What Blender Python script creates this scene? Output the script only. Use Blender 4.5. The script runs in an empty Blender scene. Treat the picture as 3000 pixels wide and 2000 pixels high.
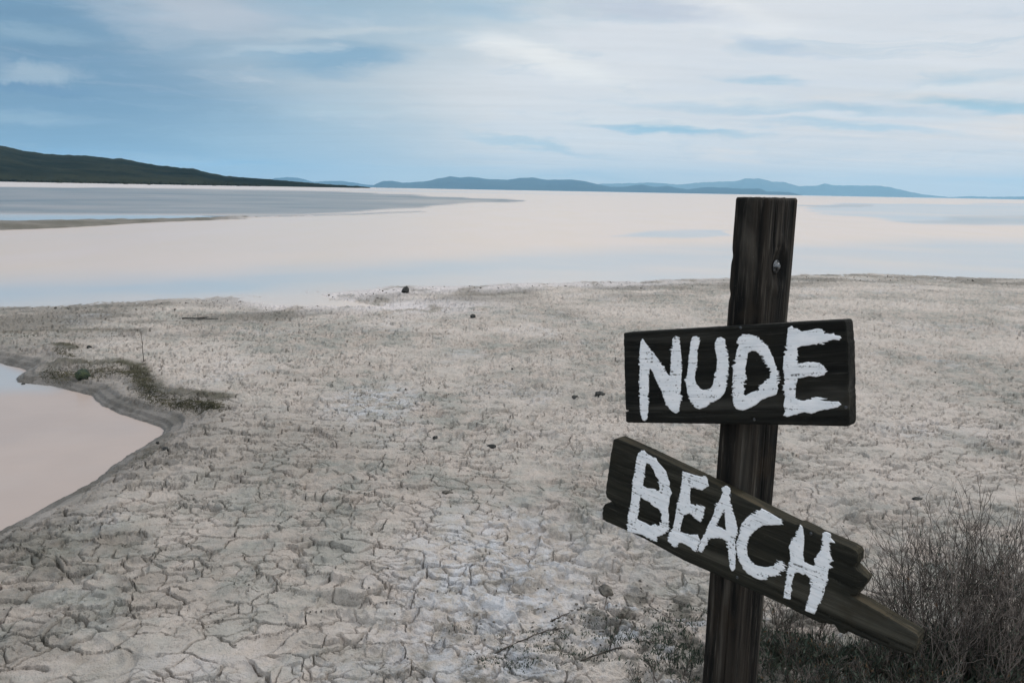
import bpy, bmesh, math, random
import numpy as np
from mathutils import Vector, Matrix, geometry
random.seed(7); rng = np.random.default_rng(7)
S = bpy.context.scene; COL = S.collection

# ---------------------------------------------------------------- camera
F = 2333.0; H = 1.65                       # focal length in photo pixels (3000 wide), eye height
PITCH = math.atan((1000-556.5)/F); ROLL = math.radians(1.054)
RM = Matrix.Rotation(math.pi/2-PITCH, 3, 'X') @ Matrix.Rotation(ROLL, 3, 'Z')
R = np.array(RM)
cam = bpy.data.cameras.new('camera'); co = bpy.data.objects.new('camera', cam); COL.objects.link(co)
co.matrix_world = Matrix.Translation((0, 0, H)) @ RM.to_4x4()
cam.sensor_width = 36; cam.lens = 36*F/3000; cam.clip_start = .05; cam.clip_end = 90000
S.camera = co
def ray(px, py):
    return R @ np.array([(px-1500)/F, -(py-1000)/F, -1.0])
def gp(px, py, z=0.0):
    r = ray(px, py); t = (z-H)/r[2]; return np.array([r[0]*t, r[1]*t])
def azel(px, py):
    r = ray(px, py); r = r/np.linalg.norm(r); return math.atan2(r[0], r[1]), math.asin(r[2])

# ---------------------------------------------------------------- light
SUN_AZ, SUN_EL = math.radians(52), math.radians(38)      # behind thin cloud, ahead and to the right
sd = bpy.data.lights.new('sun', 'SUN'); so = bpy.data.objects.new('sun', sd); COL.objects.link(so)
sd.energy = 1.5; sd.angle = math.radians(10); sd.color = (1, .95, .88)
dv = Vector((math.sin(SUN_AZ)*math.cos(SUN_EL), math.cos(SUN_AZ)*math.cos(SUN_EL), math.sin(SUN_EL)))
so.rotation_euler = dv.to_track_quat('Z', 'Y').to_euler()

class NT:
    """small helper round a node tree"""
    def __init__(s, nt): s.nt = nt; nt.nodes.clear()
    def n(s, t, **k):
        nd = s.nt.nodes.new(t)
        for a, b in k.items(): setattr(nd, a, b)
        return nd
    def l(s, a, b): s.nt.links.new(a, b)
    def put(s, sock, v):
        if isinstance(v, bpy.types.NodeSocket): s.l(v, sock)
        else: sock.default_value = v
    def math(s, op, a, b=0.0, c=None, clamp=False):
        m = s.n('ShaderNodeMath', operation=op, use_clamp=clamp); s.put(m.inputs[0], a); s.put(m.inputs[1], b)
        if c is not None: s.put(m.inputs[2], c)
        return m.outputs[0]
    def vmath(s, op, a, b=(0, 0, 0), scale=None):
        m = s.n('ShaderNodeVectorMath', operation=op); s.put(m.inputs[0], a); s.put(m.inputs[1], b)
        if scale is not None: s.put(m.inputs[3], scale)
        return m.outputs['Value'] if op in ('LENGTH', 'DOT_PRODUCT') else m.outputs[0]
    def mix(s, f, a, b):
        m = s.n('ShaderNodeMix', data_type='RGBA'); s.put(m.inputs[0], f)
        for i, v in ((6, a), (7, b)): s.put(m.inputs[i], v if isinstance(v, bpy.types.NodeSocket) else (*v[:3], 1))
        return m.outputs[2]
    def mr(s, v, a, b, c=0.0, d=1.0, smooth=True):
        m = s.n('ShaderNodeMapRange', interpolation_type='SMOOTHSTEP' if smooth else 'LINEAR')
        s.put(m.inputs[0], v)
        for i, x in enumerate((a, b, c, d)): s.put(m.inputs[i+1], x)
        return m.outputs[0]
    def noise(s, vec, scale, detail=4, rough=.55, dist=0.0, lac=2.0, out=0):
        m = s.n('ShaderNodeTexNoise'); s.put(m.inputs['Vector'], vec)
        m.inputs['Scale'].default_value = scale; m.inputs['Detail'].default_value = detail
        m.inputs['Roughness'].default_value = rough; m.inputs['Distortion'].default_value = dist; m.inputs['Lacunarity'].default_value = lac
        return m.outputs[out]
    def mapping(s, vec, loc=(0, 0, 0), rot=(0, 0, 0), scale=(1, 1, 1)):
        m = s.n('ShaderNodeMapping'); s.put(m.inputs[0], vec)
        m.inputs[1].default_value = loc; m.inputs[2].default_value = rot; m.inputs[3].default_value = scale
        return m.outputs[0]
    def attr(s, name):
        return s.n('ShaderNodeAttribute', attribute_name=name).outputs['Fac']
    def bump(s, h, strength=.5, dist=.01, normal=None):
        b = s.n('ShaderNodeBump'); s.put(b.inputs['Height'], h); b.inputs['Strength'].default_value = strength; b.inputs['Distance'].default_value = dist
        if normal is not None: s.l(normal, b.inputs['Normal'])
        return b.outputs[0]

# ---------------------------------------------------------------- sky
W = bpy.data.worlds.new('World'); S.world = W; W.use_nodes = True
def build_world():
    t = NT(W.node_tree)
    out = t.n('ShaderNodeOutputWorld'); bg = t.n('ShaderNodeBackground'); t.l(bg.outputs[0], out.inputs[0])
    bg.inputs[1].default_value = 0.10
    sky = t.n('ShaderNodeTexSky', sky_type='NISHITA'); sky.sun_disc = False
    sky.sun_elevation = SUN_EL; sky.sun_rotation = SUN_AZ; sky.air_density = 1.3; sky.dust_density = .6; sky.ozone_density = 2.0
    d = t.n('ShaderNodeTexCoord').outputs['Generated']
    sep = t.n('ShaderNodeSeparateXYZ'); t.l(d, sep.inputs[0]); x, y, z = sep.outputs
    az = t.math('ARCTAN2', x, y); el = t.math('ARCSINE', z)
    cmb = t.n('ShaderNodeCombineXYZ'); t.l(az, cmb.inputs[0]); t.l(el, cmb.inputs[1]); ae = cmb.outputs[0]
    # cloud deck coordinates: the direction laid on a plane overhead
    zz = t.math('ADD', t.math('MAXIMUM', z, 0.0), .09)
    cp = t.n('ShaderNodeCombineXYZ'); t.l(t.math('DIVIDE', x, zz), cp.inputs[0]); t.l(t.math('DIVIDE', y, zz), cp.inputs[1]); cp = cp.outputs[0]
    # streaky warp of the angular coordinates
    st = t.mapping(ae, scale=(1, 4.5, 1), rot=(0, 0, math.radians(-4)))
    w1 = t.noise(st, 3.2, 5, .6, out=1); w1 = t.vmath('MULTIPLY', t.vmath('SUBTRACT', w1, (.5, .5, .5)), (.22, .045, 0))
    w2 = t.noise(st, 14, 4, .6, out=1); w2 = t.vmath('MULTIPLY', t.vmath('SUBTRACT', w2, (.5, .5, .5)), (.07, .02, 0))
    q = t.vmath('ADD', t.vmath('ADD', ae, w1), w2)
    w3 = t.noise(ae, 26, 5, .65, out=1); w3 = t.vmath('MULTIPLY', t.vmath('SUBTRACT', w3, (.5, .5, .5)), (.06, .035, 0))
    q1 = t.vmath('ADD', t.vmath('ADD', ae, w3), t.vmath('SCALE', w2, scale=.5)); q1 = t.vmath('ADD', q1, t.vmath('SCALE', w1, scale=.22))
    def blob(px, py, rx, ry, ang, soft=.2, src=None):
        a, e = azel(px, py)
        v = t.vmath('SUBTRACT', src or q, (a, e, 0))
        v = t.mapping(v, rot=(0, 0, math.radians(ang)))
        v = t.vmath('MULTIPLY', v, (F/rx, F/ry, 0))
        return t.mr(t.vmath('LENGTH', v), 1.0, soft)
    # veil colour: deeper blue-grey to the left, pale to the right and above
    clear = t.mix(.72, sky.outputs[0], (1.75, 3.35, 5.0))
    haze_lo = t.mr(el, .0, .22, 1.0, 0.0)
    gx = t.mr(az, -.62, .22)
    col = t.mix(gx, clear, (4.9, 6.0, 6.7))
    col = t.mix(t.math('MULTIPLY', haze_lo, t.mr(az, -.55, .15, .25, .95)), col, (10.4, 8.7, 7.6))
    # broad white deck of cloud
    deck = t.noise(t.mapping(cp, scale=(.55, .95, 1), rot=(0, 0, math.radians(38)), loc=(3.1, 1.7, 0)), 1.1, 7, .58, .5)
    right = t.mr(t.math('ADD', az, t.math('MULTIPLY', el, .05)), -.17, .16)
    dk = t.mr(t.math('ADD', deck, t.math('MULTIPLY', right, .32)), .60, .80)
    dk = t.math('MULTIPLY', dk, t.mr(el, .02, .16, .45, 1.0))
    col = t.mix(dk, col, (6.9, 7.2, 7.7))
    W_ = (7.6, 7.7, 7.9); B = (2.5, 4.3, 5.9); G = (5.5, 6.0, 6.9); DB = (1.30, 2.55, 4.05); LB = (3.9, 5.7, 6.9)
    for (px, py, rx, ry, ang, c, k, s) in (
        (80, 260, 560, 300, 0, DB, .75, .1),
        (420, 400, 640, 150, 0, (1.8, 3.2, 4.7), .7, .1),
        (1000, 420, 560, 130, 0, (3.2, 5.0, 6.4), .5, .1),
        (620, 30, 330, 60, 4, (5.0, 5.5, 6.2), .85, .1),
        (100, 98, 230, 16, -2, (2.8, 4.1, 5.2), .6, .1),
        (1700, 300, 520, 230, 12, W_, .75, .1),
        (2250, 60, 620, 120, 14, W_, .7, .1),
        (1580, 175, 260, 36, 14, (8.6, 8.6, 8.5), .9, .1),
        (2100, 40, 300, 45, 14, (8.6, 8.6, 8.6), .7, .1),
        (1900, 20, 330, 30, 8, G, .8, .1),
        (2850, 150, 260, 70, 6, (7.9, 7.9, 8.0), .6, .1),
        (1420, 18, 210, 22, 4, (3.6, 5.2, 6.6), .55, .1),
        (960, 178, 240, 34, -3, (2.3, 3.9, 5.4), .80, .25),
        (830, 148, 190, 9, -3, (5.6, 6.4, 7.0), .5, .1),
        (1050, 95, 260, 14, -6, (6.0, 6.6, 7.0), .55, .1),
        (1000, 330, 230, 14, -2, (5.3, 6.4, 7.0), .35, .1),
        (2290, 130, 170, 16, 12, (5.6, 6.3, 7.3), .7, .1),
        (2180, 235, 110, 12, 6, (3.9, 5.7, 7.0), .7, .1),
        (2300, 325, 520, 14, 3, (4.4, 5.9, 7.0), .75, .1),
        (2870, 305, 260, 14, 3, (3.6, 5.6, 6.8), .8, .1),
        (1980, 385, 300, 11, 3, (3.5, 5.6, 7.0), .85, .1),
        (1560, 425, 260, 10, 6, (3.9, 5.7, 6.9), .6, .1),
        (2440, 378, 300, 10, 4, (4.0, 5.9, 7.2), .6, .1),
        (1880, 362, 260, 8, 2, (8.0, 8.0, 8.0), .8, .1),
        (2050, 290, 380, 13, 8, (7.8, 7.8, 7.8), .6, .1),
        (2500, 350, 420, 8, 1, (7.7, 7.8, 8.0), .6, .1),
        (2900, 250, 300, 12, 0, (7.8, 7.9, 8.0), .6, .1),
        (2950, 540, 160, 9, 0, (7.6, 7.7, 7.8), .6, .1),
        (2880, 215, 200, 16, -2, (4.6, 6.0, 7.0), .6, .1),
        (400, 490, 330, 30, -4, (4.0, 5.0, 6.1), .6, .1),
        (90, 470, 210, 14, -10, (1.7, 3.6, 6.0), .6, .1),
        (60, 345, 240, 14, 0, (3.3, 4.6, 5.7), .6, .1),
        (700, 468, 180, 9, -2, (2.4, 4.4, 6.4), .5, .1),
        (1450, 520, 560, 22, 0, (5.6, 6.5, 7.1), .55, .1),
        ):
        col = t.mix(t.math('MULTIPLY', blob(px, py, rx*1.2, ry*1.7, ang, s), min(1, k*1.1)), col, c)
    # the one heaped cloud at the far left, with its shaded base
    col = t.mix(t.math('MULTIPLY', blob(95, 262, 190, 22, 0, .35, q1), .85), col, (1.5, 2.75, 4.35))
    col = t.mix(t.math('MULTIPLY', blob(125, 215, 135, 40, -4, .15, q1), .85), col, (3.9, 4.9, 5.8))
    col = t.mix(t.math('MULTIPLY', blob(50, 232, 120, 20, 0, .15, q1), .7), col, (3.6, 4.6, 5.6))
    # streak texture everywhere
    fs = t.noise(t.mapping(cp, scale=(.5, 3.2, 1), rot=(0, 0, math.radians(10))), 1.4, 6, .6, .2)
    col = t.vmath('MULTIPLY', col, t.vmath('SCALE', (1, 1, 1), scale=t.mr(fs, .25, .75, .95, 1.05, False)))
    cir = t.noise(t.mapping(q, scale=(4.0, 24, 1), rot=(0, 0, math.radians(-11))), 1.0, 9, .66, .7)
    col = t.mix(t.math('MULTIPLY', t.mr(cir, .52, .70), t.mr(az, -.6, .0, .10, .42)), col, (8.0, 8.0, 8.1))
    col = t.mix(t.math('MULTIPLY', t.mr(cir, .47, .30), .34), col, (3.9, 5.4, 6.6))
    # the cloud over and behind the camera is thicker and brighter
    up = t.mr(el, .42, .9); back = t.mr(y, .1, -.5); back = t.math('MULTIPLY', back, .75)
    col = t.mix(t.math('MAXIMUM', up, back), col, (11.4, 11.6, 12.0))
    t.l(col, bg.inputs[0])
build_world()
S.view_settings.view_transform = 'Standard'; S.view_settings.look = 'None'
S.view_settings.exposure = 0.0; S.view_settings.gamma = 1; S.view_settings.use_curve_mapping = False
try:
    S.render.engine = 'CYCLES'; S.cycles.volume_bounces = 1
except Exception: pass

# ---------------------------------------------------------------- numeric helpers
def hsh(ix, iy, s):
    h = (ix.astype(np.int64)*374761393 + iy.astype(np.int64)*668265263 + s*1442695041) & 0xffffffff
    h = ((h ^ (h >> 13))*1274126177) & 0xffffffff
    h = ((h ^ (h >> 16))*2246822519) & 0xffffffff
    return (h ^ (h >> 15))/4294967295.0
def pn(x, y, s=0):
    x = np.asarray(x, float); y = np.asarray(y, float)
    ix = np.floor(x); iy = np.floor(y); fx = x-ix; fy = y-iy
    ux = fx*fx*fx*(fx*(fx*6-15)+10); uy = fy*fy*fy*(fy*(fy*6-15)+10)
    def g(dx, dy):
        a = hsh(ix+dx, iy+dy, s)*2*math.pi
        return np.cos(a)*(fx-dx) + np.sin(a)*(fy-dy)
    a = g(0, 0); b = g(1, 0); c = g(0, 1); d = g(1, 1)
    return ((a+(b-a)*ux) + ((c+(d-c)*ux)-(a+(b-a)*ux))*uy)*1.5
def fbm(x, y, o=4, s=0, g=.5):
    r = 0; a = 1.0; t = 0
    for i in range(o):
        r = r + a*pn(x*2**i+17.3*i, y*2**i-9.1*i, s+i); t += a; a *= g
    return r/t
def sst(a, b, v):
    t = np.clip((v-a)/(b-a), 0, 1); return t*t*(3-2*t)
def voronoi(x, y, s):
    """distance to the border of the cell, and a random number of the cell"""
    ix = np.floor(x); iy = np.floor(y)
    pts = []
    best = np.full(x.shape, 1e9); bx = np.zeros_like(x); by = np.zeros_like(x); bid = np.zeros_like(x)
    for dx in (-1, 0, 1):
        for dy in (-1, 0, 1):
            cx = ix+dx; cy = iy+dy
            qx = cx+.08+.84*hsh(cx, cy, s); qy = cy+.08+.84*hsh(cx, cy, s+5)
            d = (qx-x)**2+(qy-y)**2; m = d < best
            best = np.where(m, d, best); bx = np.where(m, qx, bx); by = np.where(m, qy, by); bid = np.where(m, hsh(cx, cy, s+9), bid)
            pts.append((qx, qy))
    e = np.full(x.shape, 1e9); ny = np.zeros(x.shape)
    for qx, qy in pts:
        vx = qx-bx; vy = qy-by; L = np.sqrt(vx*vx+vy*vy); ok = L > 1e-6
        dd = ((qx+bx)/2-x)*vx+((qy+by)/2-y)*vy
        di = np.where(ok, dd/np.where(ok, L, 1), 1e9); m = di < e; e = np.where(m, di, e); ny = np.where(m, np.abs(vy)/np.where(ok, L, 1), ny)
    return e, bid, ny
def polydist(px, py, poly):
    """signed distance, positive outside"""
    d = np.full(px.shape, 1e18); ins = np.zeros(px.shape, bool); n = len(poly)
    for i in range(n):
        ax, ay = poly[i]; bx, by = poly[(i+1) % n]
        ex, ey = bx-ax, by-ay; L = ex*ex+ey*ey+1e-12
        t = np.clip(((px-ax)*ex+(py-ay)*ey)/L, 0, 1)
        d = np.minimum(d, (px-ax-t*ex)**2+(py-ay-t*ey)**2)
        c = ((ay > py) != (by > py)) & (px < (bx-ax)*(py-ay)/((by-ay) if by != ay else 1e-12)+ax)
        ins ^= c
    d = np.sqrt(d); return np.where(ins, -d, d)
def linedist(px, py, pts):
    d = np.full(px.shape, 1e18)
    for (ax, ay), (bx, by) in zip(pts[:-1], pts[1:]):
        ex, ey = bx-ax, by-ay; L = ex*ex+ey*ey+1e-12
        t = np.clip(((px-ax)*ex+(py-ay)*ey)/L, 0, 1)
        d = np.minimum(d, (px-ax-t*ex)**2+(py-ay-t*ey)**2)
    return np.sqrt(d)

def mesh_np(name, verts, faces, mat=None, attrs=None, smooth=True):
    me = bpy.data.meshes.new(name)
    verts = np.ascontiguousarray(verts, np.float32); faces = np.ascontiguousarray(faces, np.int32); k = faces.shape[1]
    me.vertices.add(len(verts)); me.vertices.foreach_set('co', verts.ravel())
    me.loops.add(faces.size); me.loops.foreach_set('vertex_index', faces.ravel())
    me.polygons.add(len(faces)); me.polygons.foreach_set('loop_start', np.arange(0, faces.size, k, dtype=np.int32))
    me.polygons.foreach_set('use_smooth', np.full(len(faces), smooth))
    for a, v in (attrs or {}).items():
        at = me.attributes.new(a, 'FLOAT', 'POINT'); at.data.foreach_set('value', np.ascontiguousarray(v, np.float32))
    me.update(calc_edges=True)
    if mat: me.materials.append(mat)
    return me
def link(name, me, parent=None, **p):
    o = bpy.data.objects.new(name, me); COL.objects.link(o)
    if parent is not None: o.parent = parent
    for k, v in p.items(): o[k] = v
    return o
def grid_faces(nr, nc, wrap=False):
    i = np.arange(nr-1)[:, None]; j = np.arange(nc if wrap else nc-1)[None, :]; j2 = (j+1) % nc
    a = i*nc+j; b = i*nc+j2; c = (i+1)*nc+j2; d = (i+1)*nc+j
    return np.stack([a, b, c, d], -1).reshape(-1, 4)

# ---------------------------------------------------------------- materials
def material(name):
    m = bpy.data.materials.new(name); m.use_nodes = True
    t = NT(m.node_tree); out = t.n('ShaderNodeOutputMaterial'); p = t.n('ShaderNodeBsdfPrincipled'); t.l(p.outputs[0], out.inputs[0])
    return m, t, p

def mat_ground():
    m, t, p = material('cracked_mud')
    P = t.n('ShaderNodeNewGeometry').outputs['Position']
    big = t.noise(P, .55, 4, .6); mid = t.noise(P, 5, 5, .65); fine = t.noise(P, 55, 4, .7); sp = t.noise(P, 170, 3, .7)
    warm = (.43, .378, .335); cool = (.300, .300, .272); pale = (.56, .500, .452)
    c = t.mix(t.mr(mid, .36, .62), cool, warm)
    c = t.mix(t.math('MULTIPLY', t.mr(big, .40, .62), .75), c, pale)
    m2 = t.noise(P, 17, 6, .75)
    c = t.mix(t.math('MULTIPLY', t.mr(m2, .52, .72), .45), c, (.58, .53, .50))
    c = t.mix(t.math('MULTIPLY', t.mr(m2, .44, .30), .50), c, (.17, .165, .150))
    c = t.mix(t.math('MULTIPLY', t.mr(fine, .56, .74), .3), c, (.56, .53, .50))
    c = t.mix(t.math('MULTIPLY', t.mr(fine, .42, .28), .45), c, (.14, .135, .125))
    c = t.mix(t.math('MULTIPLY', t.mr(sp, .62, .74), .45), c, (.09, .088, .075))
    c = t.mix(t.attr('dark'), c, (.135, .128, .110))
    c = t.mix(t.math('MULTIPLY', t.attr('green'), t.mr(mid, .30, .52, .45, 1)), c, (.078, .073, .048))
    sn = t.noise(P, 13, 5, .7)
    c = t.mix(t.math('MULTIPLY', t.attr('salt'), t.mr(sn, .40, .62, 0, .80)), c, (.56, .58, .62))
    c = t.mix(t.attr('crust'), c, (.66, .62, .62))
    wet = t.attr('wet')
    c = t.mix(wet, c, t.mix(t.mr(mid, .4, .6), (.125, .115, .100), (.20, .185, .168)))
    t.l(c, p.inputs['Base Color'])
    t.put(p.inputs['Roughness'], t.mr(wet, 0, 1, .95, .62, False)); p.inputs['Specular IOR Level'].default_value = .3
    h = t.math('ADD', t.math('MULTIPLY', fine, 1.0), t.math('MULTIPLY', sp, .35))
    t.l(t.bump(h, 1.0, .016), p.inputs['Normal'])
    return m
def mat_water():
    m, t, p = material('silty_water')
    P = t.n('ShaderNodeNewGeometry').outputs['Position']
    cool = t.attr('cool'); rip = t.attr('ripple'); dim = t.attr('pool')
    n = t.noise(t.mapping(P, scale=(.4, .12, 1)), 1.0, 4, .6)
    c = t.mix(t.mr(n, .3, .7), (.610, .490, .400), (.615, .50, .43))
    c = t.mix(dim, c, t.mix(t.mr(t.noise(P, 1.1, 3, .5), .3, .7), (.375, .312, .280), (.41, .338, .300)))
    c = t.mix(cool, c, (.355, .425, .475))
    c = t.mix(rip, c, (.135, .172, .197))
    t.l(c, p.inputs['Base Color'])
    p.inputs['IOR'].default_value = 1.33
    t.put(p.inputs['Specular IOR Level'], .13)
    t.put(p.inputs['Roughness'], t.mr(rip, 0, 1, .22, .35, False))
    r1 = t.noise(t.mapping(P, scale=(1, 2.2, 1)), 6, 3, .5)
    t.put(p.inputs['Normal'], t.bump(r1, .10, .012))
    return m
def mat_wood(name, axis, c0, c1, c2, rough=.85):
    """weathered stained timber; axis = index of the grain direction in object space"""
    m, t, p = material(name)
    O = t.n('ShaderNodeTexCoord').outputs['Object']
    sc = [34, 34, 34]; sc[axis] = 1.6
    sc2 = [150, 150, 150]; sc2[axis] = 5
    a = t.noise(t.mapping(O, scale=sc), 1.0, 5, .65, .6); b = t.noise(t.mapping(O, scale=sc2), 1.0, 4, .7)
    g = t.noise(O, 9, 4, .6)
    c = t.mix(t.mr(a, .38, .64), c0, c1)
    c = t.mix(t.math('MULTIPLY', t.mr(b, .55, .74), .6), c, c2)
    lg = t.noise(t.mapping(O, scale=[12 if i != axis else .9 for i in range(3)]), 1.0, 4, .6, 1.0)
    c = t.mix(t.math('MULTIPLY', t.mr(lg, .50, .70), .65), c, c2)
    c = t.mix(t.math('MULTIPLY', t.mr(g, .52, .72), .5), c, (c1[0]*1.15, c1[1]*1.0, c1[2]*.8))
    sp = t.noise(O, 190, 2, .6)
    c = t.mix(t.math('MULTIPLY', t.mr(sp, .70, .78), .35), c, (.16, .15, .13))
    t.l(c, p.inputs['Base Color']); p.inputs['Roughness'].default_value = rough; p.inputs['Specular IOR Level'].default_value = .12
    h = t.math('ADD', t.math('MULTIPLY', a, .7), t.math('MULTIPLY', b, .5))
    t.l(t.bump(h, 1.0, .0045), p.inputs['Normal'])
    return m
def mat_paint():
    m, t, p = material('white_brushed_paint')
    O = t.n('ShaderNodeTexCoord').outputs['Object']
    a = t.noise(t.mapping(O, scale=(7, 210, 60)), 1.0, 4, .65); b = t.noise(t.mapping(O, scale=(22, 60, 60)), 1.0, 4, .6)
    d = t.noise(O, 120, 3, .6)
    c = t.mix(t.mr(b, .35, .65), (.84, .85, .87), (.74, .77, .80))
    c = t.mix(t.math('MULTIPLY', t.mr(a, .54, .70), .55), c, (.40, .42, .44))
    c = t.mix(t.math('MULTIPLY', t.mr(t.math('ADD', t.math('MULTIPLY', a, .5), t.math('MULTIPLY', t.math('ADD', d, t.mr(t.noise(O, 16, 3, .6), .35, .7, -.10, .09, False)), .5)), .570, .605), .85), c, (.05, .05, .045))
    t.l(c, p.inputs['Base Color']); p.inputs['Roughness'].default_value = .6; p.inputs['Specular IOR Level'].default_value = .3
    t.l(t.bump(t.math('ADD', a, t.math('MULTIPLY', b, .5)), .45, .0015), p.inputs['Normal'])
    return m
def mat_simple(name, c0, c1, scale=20, rough=.9, bump=.3, bd=.004, metal=0.0):
    m, t, p = material(name)
    O = t.n('ShaderNodeTexCoord').outputs['Object']
    a = t.noise(O, scale, 4, .6)
    t.l(t.mix(t.mr(a, .35, .65), c0, c1), p.inputs['Base Color']); p.inputs['Roughness'].default_value = rough; p.inputs['Metallic'].default_value = metal
    p.inputs['Specular IOR Level'].default_value = .3
    if bump: t.l(t.bump(a, bump, bd), p.inputs['Normal'])
    return m
def mat_hill():
    m, t, p = material('scrub_hillside')
    P = t.n('ShaderNodeNewGeometry').outputs['Position']
    a = t.noise(P, .006, 5, .6); b = t.noise(P, .05, 5, .7)
    c = t.mix(t.mr(a, .4, .62), (.009, .014, .012), (.030, .033, .022))
    c = t.mix(t.math('MULTIPLY', t.mr(b, .5, .7), .75), c, (.007, .010, .008))
    t.l(c, p.inputs['Base Color']); p.inputs['Roughness'].default_value = 1; p.inputs['Specular IOR Level'].default_value = 0
    return m
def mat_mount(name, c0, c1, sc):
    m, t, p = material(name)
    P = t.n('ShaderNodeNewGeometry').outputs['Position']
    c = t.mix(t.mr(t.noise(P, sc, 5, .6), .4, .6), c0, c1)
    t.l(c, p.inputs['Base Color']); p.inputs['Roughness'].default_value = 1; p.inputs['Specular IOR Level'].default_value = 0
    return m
M_ground = mat_ground(); M_water = mat_water()
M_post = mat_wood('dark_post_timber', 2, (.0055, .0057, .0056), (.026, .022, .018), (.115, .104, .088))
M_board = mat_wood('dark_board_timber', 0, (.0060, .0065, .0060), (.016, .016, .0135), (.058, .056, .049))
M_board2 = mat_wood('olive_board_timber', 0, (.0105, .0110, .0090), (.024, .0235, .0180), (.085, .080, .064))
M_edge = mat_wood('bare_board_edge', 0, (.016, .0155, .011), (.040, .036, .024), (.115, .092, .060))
M_paint = mat_paint()
M_metal = mat_simple('weathered_bolt_steel', (.035, .038, .04), (.17, .18, .19), 160, .38, .4, .002, .9)
M_stone = mat_simple('dark_stone', (.022, .024, .024), (.060, .060, .055), 30)
M_clod = mat_simple('dry_mud_clod', (.05, .047, .040), (.16, .145, .125), 40)
M_mossy = mat_simple('mossy_stone', (.020, .032, .026), (.045, .060, .030), 25)
M_twig = mat_simple('grey_brown_twig', (.085, .074, .066), (.25, .215, .19), 30, .9, 0)
M_twigd = mat_simple('dark_twig', (.034, .030, .026), (.11, .095, .082), 30, .9, 0)
M_leaf = mat_simple('dark_shrub_leaf', (.022, .038, .028), (.085, .105, .075), 25, .8, 0)
M_rust = mat_simple('rusty_dead_leaf', (.10, .055, .030), (.16, .10, .055), 25, .9, 0)
M_grass = mat_simple('salt_grass_blade', (.050, .052, .033), (.13, .12, .075), 6, .9, 0)
M_hill = mat_hill()

# ---------------------------------------------------------------- shorelines traced from the photo, laid on the ground
def azr(pts): 
    g = np.array([gp(*p) for p in pts]); return np.arctan2(g[:, 0], g[:, 1]), np.hypot(g[:, 0], g[:, 1])
A_s, R_s = azr([(-500, 935), (0, 903), (150, 893), (300, 884), (450, 879), (600, 872), (720, 871), (820, 876), (900, 862), (1000, 850), (1100, 842), (1200, 839), (1300, 836),
                (1400, 832), (1500, 828), (1700, 825), (1900, 822), (2050, 815), (2150, 811), (2350, 805), (2550, 802), (2700, 807), (2850, 812), (3000, 815), (3300, 800)])
POOL = [gp(*p) for p in [(-300, 1020), (0, 1064), (62, 1079), (84, 1088), (46, 1110), (50, 1119), (150, 1130), (265, 1158), (300, 1190), (350, 1211), (430, 1237), (474, 1251), (483, 1262),
                         (470, 1278), (430, 1304), (370, 1341), (320, 1376), (280, 1410), (200, 1455), (100, 1508), (0, 1560), (-150, 1640), (-700, 1850), (-1500, 1500), (-1300, 1080)]]
SPIT = [gp(*p) for p in [(-300, 648), (0, 654), (200, 650), (400, 646), (550, 642), (650, 639), (720, 639), (757, 641), (650, 643), (600, 646), (450, 651), (300, 661), (150, 669), (0, 674), (-300, 684)]]
SPIT2 = [gp(*p) for p in [(650, 635), (800, 634), (950, 629), (950, 631), (800, 636.5), (650, 637)]]
GREEN = [gp(*p) for p in [(140, 1092), (230, 1097), (330, 1096), (405, 1104), (420, 1145), (455, 1180), (540, 1195), (610, 1204), (655, 1212)]]
GREEN2 = [gp(*p) for p in [(160, 1040), (190, 1048), (212, 1056)]]
GREEN3 = [gp(*p) for p in [(410, 1370), (440, 1350)]]
LINE = [gp(*p) for p in [(-200, 1003), (0, 994), (150, 990), (300, 987), (420, 992)]]
CHAN = [gp(*p) for p in [(840, 872), (900, 885), (1000, 892), (1120, 903), (1230, 912)]]
GULLY = [gp(*p) for p in [(-100, 1045), (60, 1035), (150, 1012), (330, 1003), (600, 1002)]]
RUT = [gp(*p) for p in [(-60, 1625), (150, 1520), (330, 1425), (470, 1330), (545, 1265), (590, 1240)]]

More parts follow.
